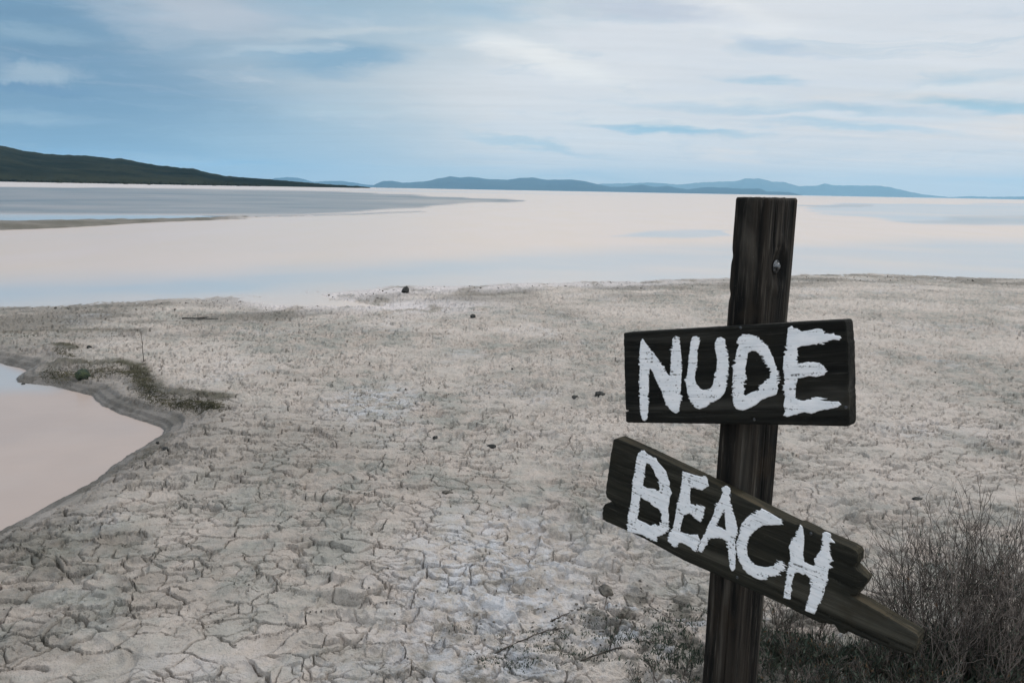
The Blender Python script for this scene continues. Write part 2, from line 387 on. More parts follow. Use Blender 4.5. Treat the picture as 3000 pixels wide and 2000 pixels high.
def ground_fields(x, y):
    r = np.hypot(x, y); th = np.arctan2(x, y)
    ds = np.interp(th, A_s, R_s)-r
    jag = .45*fbm(x*.9, y*.45, 4, 3)+.10*pn(x*4, y*2, 11)
    dsj = ds+jag*np.clip(.6+r*.03, 0, 1.6)
    near = (r < 17) & (x < 3)
    dp = np.full(x.shape, 50.0); dp[near] = polydist(x[near], y[near], POOL)
    dpj = dp+.018*fbm(x*5, y*5, 3, 21)
    hb = np.interp(dsj, [-6, -.6, 0, .35, 1.5, 4.5], [-.30, -.03, -.004, .010, .035, .115])
    hp = np.interp(dpj, [-.8, -.12, 0, .012, .045, .055, .115, .135, .24, .27, .6, 1.5], [-.22, -.04, -.003, .014, .019, .038, .043, .064, .071, .092, .112, .118])
    h = np.minimum(hb, hp)
    land = sst(.0, .5, np.minimum(dsj*.5, dpj*1.6))
    dr = np.full(x.shape, 9.0); dr[near] = linedist(x[near], y[near], RUT)
    dg = np.full(x.shape, 9.0)
    for L in (GREEN, GREEN2, GREEN3): dg[near] = np.minimum(dg[near], linedist(x[near], y[near], L))
    dl = linedist(x, y, LINE); dc = linedist(x, y, CHAN); du = linedist(x, y, GULLY)
    h = h - land*(.020*np.exp(-(dr/.05)**2)) + .010*np.exp(-(dg/.14)**2)
    h = h + .02*np.exp(-(dl/.15)**2) - .05*np.exp(-(dc/.5)**2)*(dsj > 0) - .03*np.exp(-(du/.35)**2)*sst(0, .3, dp)
    # broad unevenness
    h = h + land*(.030*fbm(x*.35, y*.5, 4, 31)+.010*fbm(x*1.6, y*2.2, 3, 37))
    # cracked plates: big ones near the left foreground, fading into crumbled crust elsewhere
    wx = x+.050*fbm(x*6, y*6, 4, 41, .55); wy = y+.050*fbm(x*6+30, y*6, 4, 43, .55)
    e1, id1, n1 = voronoi(wx*5.6, wy*9.2, 51); e1 = e1/7.0
    e2, id2, n2 = voronoi(wx*11+3, wy*17, 61); e2 = e2/13
    e3, id3, n3 = voronoi(wx*21+7, wy*34, 66); e3 = e3/26
    cz = np.clip(.60+.8*fbm(x*.7+4, y*.7, 3, 71)+1.0*sst(.4, -1.6, x)*sst(6.5, 3.2, y)+.25*sst(-.2, -1.5, x), 0, 1)*land
    cut1 = sst(.36, .62, .5+1.5*fbm(x*3.6, y*4.6, 3, 73)+.16*cz)
    w1 = (.0022+.0052*np.clip(.4+1.8*fbm(x*5, y*5, 2, 75), 0, 1))*(.7+.7*n1)+.0015*np.clip(r-2.5, 0, 9)*n1**2
    g1 = sst(w1, w1*.25, e1)*cut1*cz
    w2_ = .0040*(.7+.7*n2)+.0011*np.clip(r-2.5, 0, 9)*n2**2; g2 = sst(w2_, w2_*.2, e2)*sst(-.02, .28, fbm(x*3.1+9, y*3.1, 3, 77)+.14)*land
    curl = np.exp(-e1/.022)*cut1*cz
    pa = np.clip(.55+1.6*fbm(x*1.3+7, y*1.6, 3, 78), .12, 1.2)*land
    g3 = sst(.0030, .0006, e3)*sst(.05, .4, fbm(x*4+2, y*4, 2, 79))*land
    sw = .005+.00028*np.minimum(r, 14)**2; s1 = sst(0, sw*1.6, e1); s2 = sst(0, sw*1.2, e2); s3 = sst(0, sw, e3)
    h = h - .048*g1 - .022*g2 - .008*g3 + .006*curl + s1*(id1-.5)*(.012+.018*pa)*land + s2*(id2-.5)*.019*pa + s3*(id3-.5)*.010*pa + .007*np.exp(-e1/.018)*pa + .004*np.exp(-e2/.008)*pa
    # crumbled, scaly relief
    rough = np.clip(.85+1.2*fbm(x*.9, y*.9, 3, 81)-.35*cz, .30, 1.7)*(.3+.7*land)*(1+.11*np.clip(r-3.5, 0, 9))
    rd = 1-np.abs(pn(x*6+1.5*pn(x*3, y*3, 5), y*13, 83))*2.2
    h = h + rough*(.0125*rd + .0090*fbm(x*17, y*27, 3, 85, .5) + .0020*fbm(x*70, y*90, 2, 87))
    # rougher, trampled ground by the shrubs in the lower right
    sc = sst(1.1, .0, np.hypot((x-.8)/1.5, (y-2.25)/.95))
    h = h + sc*(.034*fbm(x*8, y*11, 4, 91, .6)+.020*np.abs(fbm(x*20, y*22, 3, 92)))
    lump = sst(.42, .75, fbm(x*5, y*5, 3, 93)+.1)*land
    h = h + .016*lump*np.clip(1-r/14, 0, 1)
    # sandbar in the lake, the flat salt shore under the hill
    far = (r > 22) & (r < 60) & (x < 0)
    dsp = np.full(x.shape, 50.0)
    if far.any(): dsp[far] = np.minimum(polydist(x[far], y[far], SPIT), polydist(x[far], y[far], SPIT2)+.1)
    hs = np.interp(dsp, [-1.2, -.5, 0, 2], [.16, .09, .0, -.3])+.05*fbm(x*1.3, y*.5, 3, 95)*(dsp < .4)
    h = np.where(dsp < 2, np.maximum(h, hs), h)
    ab, rb = azr([(-400, 541), (0, 547), (300, 549), (600, 553), (850, 556), (1000, 556.5), (1100, 556)])
    rbb = np.interp(th, ab, rb, right=1e6)
    hf = np.clip((r-rbb)*.004, -.4, .9)+.0*r
    shore = (r > 150) & (th < .0)
    h = np.where(shore, np.maximum(h, hf), h)
    # ---- colour masks
    dpc = dp
    wet = sst(.20, .03, dpc+.02*fbm(x*8, y*8, 2, 97))*.85+.55*sst(.62, .25, dpc+.06*fbm(x*5, y*5, 2, 98))
    wet = np.maximum(wet, .75*np.exp(-(dr/.07)**2)); wet = np.maximum(wet, .35*sst(1.0, .0, dsj))
    wet = np.maximum(wet, .5*np.exp(-(du/.3)**2)*.6)
    green = np.clip(np.exp(-((dg+.05*fbm(x*6, y*6, 3, 107))/.085)**2)*1.4+.6*np.exp(-(dl/.09)**2), 0, 1)
    green = np.maximum(green, .40*sst(1.0, .2, np.hypot((x+1.95)/.55, (y-3.15)/.35)))
    green = np.maximum(green, (dsp < .2)*(.45+.5*sst(-.2, .3, fbm(x*.5, y*.8, 3, 99))))
    dark = .45*sst(.10, .62, fbm(x*.8+3, y*1.1, 5, 101, .65))*sst(4, 8, r)
    dark = np.maximum(dark, .34*sst(.0, .5, fbm(x*2.2, y*3.2, 5, 102, .7)+.05)*sst(9, 4, r))
    dark = np.maximum(dark, .38*sst(1.2, .2, np.hypot((x+1.55)/1.0, (y-4.6)/1.0)))
    dark = np.maximum(dark, (.75*sst(2.4, .3, np.abs(ds-1.6))*sst(-.2, .3, fbm(x*.6, y*.9, 3, 103)+.15))+.5*sst(.5, .1, np.abs(ds-.3))*sst(0, .25, fbm(x*3, y*3, 3, 109)))
    dark = np.maximum(dark, .9*sst(.0, .45, sc)*sst(.0, .28, fbm(x*7, y*8, 4, 104, .6)+.05)); dark = np.maximum(dark, np.where(dsp < .3, .55, 0))
    dark = np.maximum(dark, .50*sst(.1, 1.0, np.clip((-x-.6), 0, 1)*1.0)*sst(4.0, 2.8, y)*sst(-.25, .25, fbm(x*4, y*6, 4, 111, .65)))
    salt = np.clip(sst(1.05, .1, np.hypot((x+.05)/.62, (y-3.0)/1.0))*1.0+.35*sst(.1, .5, fbm(x*1.1, y*1.1, 3, 105)), 0, 1)*land
    salt = np.maximum(salt, .8*sst(1, .2, np.hypot((x+1.0)/.5, (y-5.6)/.8)))
    salt = np.maximum(salt, .8*sst(1, .2, np.hypot((x-.75)/.5, (y-3.6)/.5))); salt = np.maximum(salt, sst(.1, .5, sc)*sst(.05, .3, fbm(x*6+5, y*7, 3, 108)))
    crust = sst(2.0, .4, ds)*np.interp(th, [-.36, -.30, -.1, .15, .26, .34], [0, 1, 1, .8, .25, 0])*(ds < 3)
    crust = np.maximum(crust, .85*np.exp(-(dc/.9)**2)); crust = crust*sst(-.35, .05, fbm(x*2.2, y*1.0, 3, 106)+.05)
    crust = np.where(shore, 1.0, np.where(r > 60, .8, crust))
    return h, dict(wet=np.clip(wet, 0, 1), green=green, dark=np.clip(dark, 0, .85)*(r < 60), salt=salt, crust=np.clip(crust, 0, 1))

def polar_sheet(deps, azs):
    rr = H/np.tan(deps); A, Rr = np.meshgrid(azs, rr); return (Rr*np.sin(A)).ravel(), (Rr*np.cos(A)).ravel()
d_near = np.radians(np.linspace(78, 38, 12)); d_main = np.arange(math.radians(37.2), .066, -1/1500.0); d_mid = np.arange(.0655, .012, -1/1300.0)
d_far = np.geomspace(.0118, H/14100, 34)
az_in = np.radians(np.linspace(-38.5, 38.5, 1480)); az_out = np.radians(np.arange(42, 320, 3.5))
deps = np.concatenate([d_near, d_main, d_mid, d_far]); azs = np.concatenate([az_in, az_out])
gx, gy = polar_sheet(deps, azs)
azw = np.where(np.arctan2(gx, gy) > math.pi, 0, np.arctan2(gx, gy))
gh, gat = ground_fields(gx, gy)
gf = grid_faces(len(deps), len(azs), True)
gv = np.stack([gx, gy, gh], -1); gv = np.vstack([gv, [[0, 0, .09]]])
gat = {k: np.append(v, 0.0) for k, v in gat.items()}
me = mesh_np('ground', gv, gf, M_ground, gat)
bm = bmesh.new(); bm.from_mesh(me); bm.verts.ensure_lookup_table(); nc = len(azs); c = bm.verts[len(gv)-1]
for j in range(nc): bm.faces.new((bm.verts[j], c, bm.verts[(j+1) % nc])).smooth = True
bmesh.ops.recalc_face_normals(bm, faces=bm.faces[:10]) if False else None
bm.to_mesh(me); bm.free()
me.flip_normals() if me.polygons[0].normal.z < 0 else None
link('ground', me, kind='structure')
def gz(x, y):
    return float(ground_fields(np.array([x]), np.array([y]))[0][0])

# ---------------------------------------------------------------- water
wd = np.concatenate([np.radians(np.linspace(60, 26, 12)), np.arange(math.radians(25.5), .004, -1/900.0), np.geomspace(.0038, H/14100, 26)])
wa = np.concatenate([np.radians(np.linspace(-38.5, 38.5, 620)), np.radians(np.arange(42, 320, 4))])
wx, wy = polar_sheet(wd, wa)
def softpoly(x, y, pts, sx=26.0):
    """soft mask of a patch on the lake; worked out in compass bearing and log distance so that far patches stay thin"""
    th = np.arctan2(x, y); lr = np.log(np.hypot(x, y))
    g = np.array([gp(*p) for p in pts]); P = np.stack([np.arctan2(g[:, 0], g[:, 1])*sx, np.log(np.hypot(g[:, 0], g[:, 1]))*3], -1)
    u, v = th*sx, lr*3
    u = u+.9*pn(u*.35, v*1.6, 201); v = v+.16*fbm(u*.22, v*1.2, 3, 203)
    return polydist(u, v, P)
msk = np.hypot(wx, wy) < 3000
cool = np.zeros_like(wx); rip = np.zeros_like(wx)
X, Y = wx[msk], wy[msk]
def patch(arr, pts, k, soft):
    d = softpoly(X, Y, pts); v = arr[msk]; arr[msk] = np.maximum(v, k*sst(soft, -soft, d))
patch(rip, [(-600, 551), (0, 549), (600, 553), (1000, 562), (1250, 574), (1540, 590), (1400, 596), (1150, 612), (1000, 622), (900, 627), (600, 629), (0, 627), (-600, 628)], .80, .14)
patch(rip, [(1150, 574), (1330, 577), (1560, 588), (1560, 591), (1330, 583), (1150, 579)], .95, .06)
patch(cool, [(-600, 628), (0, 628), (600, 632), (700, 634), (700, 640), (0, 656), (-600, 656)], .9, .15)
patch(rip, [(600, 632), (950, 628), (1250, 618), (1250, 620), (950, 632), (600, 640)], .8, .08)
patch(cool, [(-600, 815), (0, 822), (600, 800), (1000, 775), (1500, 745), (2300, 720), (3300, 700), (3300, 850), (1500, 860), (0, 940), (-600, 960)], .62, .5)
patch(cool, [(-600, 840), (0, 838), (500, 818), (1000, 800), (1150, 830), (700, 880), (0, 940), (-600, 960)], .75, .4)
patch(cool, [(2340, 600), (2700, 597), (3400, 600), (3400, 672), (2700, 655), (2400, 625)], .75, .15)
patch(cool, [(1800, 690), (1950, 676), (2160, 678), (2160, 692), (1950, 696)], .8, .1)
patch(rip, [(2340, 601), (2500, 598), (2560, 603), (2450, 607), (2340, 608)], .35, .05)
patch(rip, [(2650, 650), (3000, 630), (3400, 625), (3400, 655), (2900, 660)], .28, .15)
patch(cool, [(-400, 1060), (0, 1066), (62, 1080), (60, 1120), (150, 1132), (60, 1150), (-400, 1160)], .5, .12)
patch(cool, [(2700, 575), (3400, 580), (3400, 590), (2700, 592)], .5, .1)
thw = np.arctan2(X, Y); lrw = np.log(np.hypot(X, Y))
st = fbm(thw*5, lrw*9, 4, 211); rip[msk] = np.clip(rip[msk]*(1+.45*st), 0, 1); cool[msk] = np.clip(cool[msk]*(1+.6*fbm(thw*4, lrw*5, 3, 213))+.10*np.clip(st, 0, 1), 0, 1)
pool = (np.hypot(wx, wy) < 10.2)*(wx < 0)*1.0
wv = np.stack([wx, wy, np.zeros_like(wx)], -1)
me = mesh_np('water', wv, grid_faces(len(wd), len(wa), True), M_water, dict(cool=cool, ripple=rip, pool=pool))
if me.polygons[0].normal.z < 0: me.flip_normals()
link('water', me, kind='structure')

# ---------------------------------------------------------------- hills and mountains
def ridge(name, pts, base, r0, depth, mat, seed, rough, nx=500, nr=26, flat=0.0, **props):
    xs = np.linspace(pts[0][0], pts[-1][0], nx)
    tops = np.interp(xs, [p[0] for p in pts], [p[1] for p in pts])
    V = np.zeros((nr, nx, 3))
    rr = np.concatenate([np.linspace(0, 1, nr-6), np.linspace(1.15, 2.2, 6)])
    rpk = r0+depth
    for j, (px, py) in enumerate(zip(xs, tops)):
        a, e = azel(px, py); zt = max(H+math.tan(e)*rpk, 0)
        for i, s in enumerate(rr):
            rad = r0+depth*s
            k = s**.85 if s <= 1 else max(0, 1-(s-1)/1.1)**1.2
            V[i, j] = (rad*math.sin(a), rad*math.cos(a), zt*k)
    sc = depth/3.0
    amp = rough*V[:, :, 2]*np.minimum(1, np.abs(rr-1)*3.0)[:, None]
    V[:, :, 2] += amp*fbm(V[:, :, 0]/sc+seed, V[:, :, 1]/sc, 5, seed)
    V[:, :, 2] += V[:, :, 2].max()*(.022 if r0 < 1000 else .045)*fbm(V[:, :, 0]/sc*(14 if r0 < 1000 else 4), V[:, :, 1]/sc*(14 if r0 < 1000 else 4), 3, seed+9)*(V[:, :, 2] > V[:, :, 2].max()*.02)
    V[0, :, 2] = -.6
    V[:, 0, 2] = np.minimum(V[:, 0, 2], V[:, 0, 2]); V[-1, :, 2] = -.6
    me = mesh_np(name, V.reshape(-1, 3), grid_faces(nr, nx), mat)
    if me.polygons[len(me.polygons)//2].normal.z < 0: me.flip_normals()
    return link(name, me, **props), V
hill_pts = [(-700, 360), (-300, 392), (0, 425), (51, 438), (128, 451), (245, 456), (291, 460), (332, 466), (357, 464), (388, 471), (459, 484), (531, 492), (566, 493), (612, 507), (663, 516),
            (740, 522), (816, 527.5), (893, 535), (969, 541), (1071, 547.5), (1085, 549.5)]
hill, HV = ridge('hill', hill_pts, None, 620, 420, M_hill, 3, .30, nx=700, nr=44, kind='structure')
M_m1 = mat_mount('near_range_haze_tint', (.016, .045, .085), (.034, .060, .090), .0015)  # rock darkened and tinted blue: distance haze painted into its colour
M_m2 = mat_mount('far_range_haze_tint', (.055, .09, .12), (.09, .12, .14), .001)  # far rock colour also carries painted haze blue, on top of the haze volume
blue = [(1085, 549), (1100, 540), (1122, 531), (1148, 530), (1181, 536), (1245, 532), (1286, 523), (1318, 517), (1350, 520), (1375, 518), (1423, 524), (1488, 527), (1520, 522), (1560, 520), (1601, 527), (1665, 526),
        (1714, 531), (1746, 539), (1787, 548), (1827, 547), (1860, 543), (1883, 541), (1916, 548), (1956, 545), (2013, 555), (2069, 548), (2126, 550), (2174, 553), (2223, 552), (2247, 561), (2312, 563), (2352, 573)]
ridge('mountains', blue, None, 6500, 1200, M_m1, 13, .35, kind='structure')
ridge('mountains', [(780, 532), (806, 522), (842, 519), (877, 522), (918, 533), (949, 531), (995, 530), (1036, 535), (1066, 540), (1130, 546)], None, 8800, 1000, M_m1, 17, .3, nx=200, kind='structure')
cyan = [(1700, 545), (1762, 539), (1827, 537), (1908, 535), (1988, 541), (2053, 535), (2110, 532), (2158, 531), (2182, 523), (2231, 524), (2263, 532), (2295, 533), (2336, 545), (2392, 545), (2417, 537),
        (2441, 543), (2554, 544), (2602, 547), (2651, 559), (2707, 570), (2780, 578), (2837, 575), (2901, 577), (2998, 576), (3200, 570), (3400, 578)]
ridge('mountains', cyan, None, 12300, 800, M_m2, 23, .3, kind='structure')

# haze over the basin: blue air that far things fade into
hb = bmesh.new(); bmesh.ops.create_cube(hb, size=1)
hme = bpy.data.meshes.new('haze'); bmesh.ops.transform(hb, matrix=Matrix.Translation((0, 0, 174))@Matrix.Diagonal((28400, 28400, 352, 1)), verts=hb.verts); hb.to_mesh(hme); hb.free()
hm = bpy.data.materials.new('haze_air'); hm.use_nodes = True; t = NT(hm.node_tree)
o_ = t.n('ShaderNodeOutputMaterial'); pv = t.n('ShaderNodeVolumePrincipled'); pv.inputs['Color'].default_value = (.37, .69, .94, 1)
pv.inputs['Density'].default_value = 8.5e-5; pv.inputs['Anisotropy'].default_value = .1; t.l(pv.outputs[0], o_.inputs['Volume']); hme.materials.append(hm)
link('haze', hme, kind='stuff')

# ---------------------------------------------------------------- the signpost
PSI = math.radians(45); U = np.array([math.cos(PSI), -math.sin(PSI)]); V_ = np.array([math.sin(PSI), math.cos(PSI)]); N_ = -V_
rl, rc, rr_ = [ray(x, y)[:2] for x, y in ((2153, 577), (2253, 580), (2338, 588))]
W1 = .089
tt, al = np.linalg.solve(np.array([rc, -rl]).T, U*W1); C0 = tt*rc
W2, bb = np.linalg.solve(np.array([V_, -rr_]).T, -C0)
TOPZ = H+tt*ray(2253, 580)[2]
root = bpy.data.objects.new('wooden_signpost', None); COL.objects.link(root)
pc = C0-U*W1/2+V_*W2/2
root.location = (pc[0], pc[1], 0); root.rotation_euler = (0, 0, -PSI)
root['label'] = 'dark wooden post with two hand painted boards reading NUDE and BEACH'; root['category'] = 'signpost'
# local frame: x = along the boards to the right, y = away from the boards' faces, z up
def local_uv(px, py, off=0.0):
    """pixel -> (x, z) in the post's frame on the plane y = -W2/2 - off"""
    r = ray(px, py); P0 = C0+N_*off; k = (P0@N_)/(r[:2]@N_); q = k*r
    return (q[:2]-pc)@U, q[2]+H
# post: rounded rectangle swept upwards with grain, checks and a hollow round the bolt
def build_post():
    nz, npz = 420, 200
    hw, hd, rad = W1/2, W2/2, .007
    per = []
    for cx, cy, a0 in ((hw-rad, hd-rad, 0), (-hw+rad, hd-rad, 90), (-hw+rad, -hd+rad, 180), (hw-rad, -hd+rad, 270)):
        for k in range(7):
            a = math.radians(a0+15*k); per.append((cx+rad*math.cos(a), cy+rad*math.sin(a), math.cos(a), math.sin(a)))
    per = np.array(per); per2 = []
    for i in range(len(per)):
        a = per[i]; b = per[(i+1) % len(per)]; L = math.hypot(*(b-a)[:2]); n = max(1, int(L/.0026))
        for k in range(n): v = a+(b-a)*k/n; per2.append(v)
    per = np.array(per2); n = len(per); L = np.concatenate([[0], np.cumsum(np.hypot(*(np.roll(per, -1, 0)-per)[:, :2].T))])[:-1]
    zs = np.linspace(-.4, TOPZ, nz); Lg, Z = np.meshgrid(L, zs)
    x = np.repeat(per[None, :, 0], nz, 0); y = np.repeat(per[None, :, 1], nz, 0); nx_ = np.repeat(per[None, :, 2], nz, 0); ny_ = np.repeat(per[None, :, 3], nz, 0)
    d = .0012*fbm(Lg*260, Z*4.5, 3, 301)+.0022*fbm(Lg*60, Z*1.5, 3, 303)
    for c0, z0, z1, w, dp in ((.11, .3, 1.6, .0022, .010), (.165, 1.0, 1.7, .0018, .008), (.21, -.3, 1.2, .0022, .010), (.055, .7, 1.5, .002, .006), (.30, .2, 1.1, .002, .008), (.36, .9, 1.7, .002, .008), (.185, .2, .75, .0016, .007), (.40, .2, 1.3, .002, .008)):
        cl = c0+.004*pn(Z*3, Z*0+c0*50, 305); prof = np.clip(1-np.abs(Lg-cl)/w, 0, 1)*sst(z0, z0+.12, Z)*sst(z1, z1-.12, Z); d = d-dp*prof
    # right-hand face (x = +hw): knot hollow
    kr = np.hypot((y-KY)/.026, (Z-KZ)/.034); d = d-np.where(x > hw-.002, .010*np.exp(-kr**2), 0)+np.where(x > hw-.002, .003*np.exp(-((kr-1.7)/.5)**2), 0)
    # chips out of the left edge
    ml = (x < -hw+.012)
    for zc, a in ((1.405, .0035), (1.50, .0028), (1.26, .0018), (.72, .002)): d = d-np.where(ml, a*np.exp(-((Z-zc)/.013)**2), 0)
    X = x+nx_*d; Yv = y+ny_*d; Zz = Z.copy()
    Zz[-1] += .0045*fbm(x[-1]*60, y[-1]*60, 3, 307); Zz[-1] -= .003*np.abs(d[-1])*200*.2
    rim = .0025; X[-1] -= nx_[-1]*rim; Yv[-1] -= ny_[-1]*rim
    v = np.stack([X, Yv, Zz], -1).reshape(-1, 3); f = grid_faces(nz, n, True)
    me = mesh_np('post', v, f, M_post)
    bm = bmesh.new(); bm.from_mesh(me); bm.verts.ensure_lookup_table()
    top = [bm.verts[(nz-1)*n+j] for j in range(n)]; cv = bm.verts.new((0, 0, TOPZ-.002))
    rings = [top]
    for s in (.75, .5, .25):
        rings.append([bm.verts.new((tv.co.x*s, tv.co.y*s, TOPZ+.004*float(fbm(tv.co.x*s*60+.1, tv.co.y*s*60, 3, 307)))) for tv in top])
    for a, b in zip(rings[:-1], rings[1:]):
        for j in range(n): bm.faces.new((a[j], a[(j+1) % n], b[(j+1) % n], b[j]))
    for j in range(n): bm.faces.new((rings[-1][j], rings[-1][(j+1) % n], cv))
    bmesh.ops.recalc_face_normals(bm, faces=bm.faces); bm.to_mesh(me); bm.free(); return me
# where the bolt's pixel meets the right-hand face
r = ray(2279, 781); ff = C0@U; k = ff/(r[:2]@U); q = r*k; KY = float((q[:2]-pc)@V_); KZ = float(q[2]+H)
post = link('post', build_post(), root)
def lathe(profile, seg=24):
    v = []; f = []
    for i, (rd, h) in enumerate(profile):
        for j in range(seg): a = 2*math.pi*j/seg; v.append((h, rd*math.cos(a), rd*math.sin(a)))
    f = grid_faces(len(profile), seg, True); return np.array(v), f
bv, bf = lathe([(.0001, .0085), (.004, .0080), (.0075, .0062), (.0095, .003), (.0100, .0), (.0165, .0), (.0165, -.002), (.0110, -.002), (.0085, -.014)])
b = link('bolt', mesh_np('bolt', bv, bf, M_metal), post); b.location = (W1/2-.0035, KY, KZ)

def densify(loop, step):
    out = []
    for i in range(len(loop)):
        a = np.array(loop[i]); c = np.array(loop[(i+1) % len(loop)]); n = max(1, int(round(np.linalg.norm(c-a)/step)))
        for k in range(n): out.append(a+(c-a)*k/n)
    return np.array(out)
def inside(px, py, poly): return polydist(px, py, poly) < 0
def slab(name, loops, zf, thick, mat, parent, sx, sy, margin=.0018, edge_mat=None, edge_round=0.0):
    """solid plate from an outline (first loop) and holes, relief zf(x, y) on its front; front faces local +Z"""
    pts = []; edges = []; faces_in = []
    for lp in loops:
        s = len(pts); pts += [Vector(p) for p in lp]; edges += [(s+i, s+(i+1) % len(lp)) for i in range(len(lp))]
    o = loops[0]; x0, y0 = o.min(0); x1, y1 = o.max(0)
    gxx, gyy = np.meshgrid(np.arange(x0, x1, sx), np.arange(y0, y1, sy)); gxx = gxx+(np.arange(gxx.shape[0]) % 2)[:, None]*sx/2
    gxx = gxx.ravel()+rng.uniform(-.1, .1, gxx.size)*sx; gyy = gyy.ravel()
    dd = polydist(gxx, gyy, o); ok = dd < -margin
    for hl in loops[1:]: ok &= polydist(gxx, gyy, hl) > margin
    pts += [Vector((a, c)) for a, c in zip(gxx[ok], gyy[ok])]
    vo, eo, fo, _, _, _ = geometry.delaunay_2d_cdt(pts, edges, [], 0 if len(loops) == 1 else 0, 1e-7)
    vv = np.array([(p.x, p.y) for p in vo]); fc = np.array([f for f in fo if len(f) == 3])
    cen = vv[fc].mean(1); keep = polydist(cen[:, 0], cen[:, 1], o) < 0
    for hl in loops[1:]: keep &= polydist(cen[:, 0], cen[:, 1], hl) > 0
    fc = fc[keep]
    dist = np.full(len(vv), 1e9)
    for lp in loops: dist = np.minimum(dist, np.abs(polydist(vv[:, 0], vv[:, 1], lp)))
    z = zf(vv[:, 0], vv[:, 1])
    if edge_round: z = z-edge_round*np.clip(1-dist/edge_round, 0, 1)**2
    # boundary edges
    e = np.sort(np.concatenate([fc[:, [0, 1]], fc[:, [1, 2]], fc[:, [2, 0]]]), 1); raw = np.concatenate([fc[:, [0, 1]], fc[:, [1, 2]], fc[:, [2, 0]]])
    key = e[:, 0].astype(np.int64)*len(vv)+e[:, 1]; u, idx, cnt = np.unique(key, return_index=True, return_counts=True)
    be = raw[idx[cnt == 1]]
    n = len(vv); V = np.vstack([np.column_stack([vv, z]), np.column_stack([vv, np.full(n, -thick)])])
    fr = fc; bk = fc[:, ::-1]+n
    s1 = np.column_stack([be[:, 1], be[:, 0], be[:, 0]+n]); s2 = np.column_stack([be[:, 1], be[:, 0]+n, be[:, 1]+n])
    a = vv[fc[0]]; 
    Fa = np.vstack([fr, bk, s1, s2])
    if np.cross(a[1]-a[0], a[2]-a[0]) < 0: Fa = Fa[:, ::-1]
    me = mesh_np(name, V, Fa, mat, smooth=True)
    sm = np.zeros(len(Fa), bool); sm[:len(fr)] = True; me.polygons.foreach_set('use_smooth', sm)
    if edge_mat:
        me.materials.append(edge_mat); mi = np.zeros(len(Fa), np.int32); mi[len(fr)+len(bk):] = 1; me.polygons.foreach_set('material_index', mi)
    used = np.zeros(len(V), bool); used[Fa.ravel()] = True
    return link(name, me, parent)

class Board:
    """a plank on the post; own frame: x along its length, y up across it, z out of its face"""
    def __init__(s, anchor, other, off, thick):
        s.off = off; a = np.array(local_uv(*anchor, off+thick)); c = np.array(local_uv(*other, off+thick))
        s.d = (c-a)/np.linalg.norm(c-a); s.o = (a+c)/2; s.thick = thick
    def uv(s, px, py):
        p = np.array(local_uv(px, py, s.off+s.thick))-s.o; return (p@s.d, p@np.array([-s.d[1], s.d[0]]))
    def place(s, ob):
        ang = math.atan2(s.d[1], s.d[0])
        # z axis -> -y of the root frame, x -> along d
        M = Matrix(((s.d[0], -s.d[1], 0, s.o[0]), (0, 0, -1, -W2/2-s.off-s.thick), (s.d[1], s.d[0], 0, s.o[1]), (0, 0, 0, 1)))
        ob.matrix_local = M
def grain(seed, grooves=()):
    def zf(x, y):
        z = .0008*fbm(x*7, y*300, 3, seed)+.0009*fbm(x*3, y*70, 3, seed+3)+.0006*fbm(x*30, y*30, 2, seed+5)
        for (p0, p1, w, dp) in grooves:
            d = linedist(x, y+.0015*pn(x*40, x*0+.5, seed+7), [p0, p1]); z = z-dp*np.clip(1.2-d/w, 0, 1)
        return z
    return zf
def ragged(loop, step, amp_x, amp_y, seed):
    l = densify(loop, step); n = len(l)
    x, y = l[:, 0], l[:, 1]
    k = .35+2.2*np.clip(pn(x*25, y*25, seed+8)+.15, 0, 1)
    return np.column_stack([x+k*amp_x*(fbm(x*90, y*420, 2, seed)), y+k*amp_y*fbm(x*160, y*160, 2, seed+4)])

# --- upper board
B1 = Board((1830, 1103), (2500, 1090), .001, .038)
o1 = [B1.uv(*p) for p in [(1826, 978), (1829, 975), (2000, 965), (2200, 953), (2350, 944), (2466, 938), (2473, 939), (2477, 946), (2482, 990), (2485, 1080), (2487, 1180), (2487, 1240), (2483, 1249),
                          (2400, 1247), (2200, 1243), (2000, 1240), (1838, 1238), (1833, 1234), (1832, 1207), (1840, 1203), (1832, 1199), (1829, 1100)]]
o1 = ragged(np.array(o1), .006, .0016, .0010, 401)
zf1 = grain(411, [(B1.uv(1832, 1203), B1.uv(2150, 1212), .0016, .004), (B1.uv(1980, 1000), B1.uv(2480, 966), .0010, .0018), (B1.uv(2200, 1225), B1.uv(2506, 1222), .0012, .003), (B1.uv(1828, 1010), B1.uv(1960, 1004), .001, .002)])
brd1 = slab('sign_board', [o1], zf1, B1.thick, M_board, root, .0060, .0021, edge_round=.0022); B1.place(brd1); brd1['label'] = 'upper board painted NUDE'
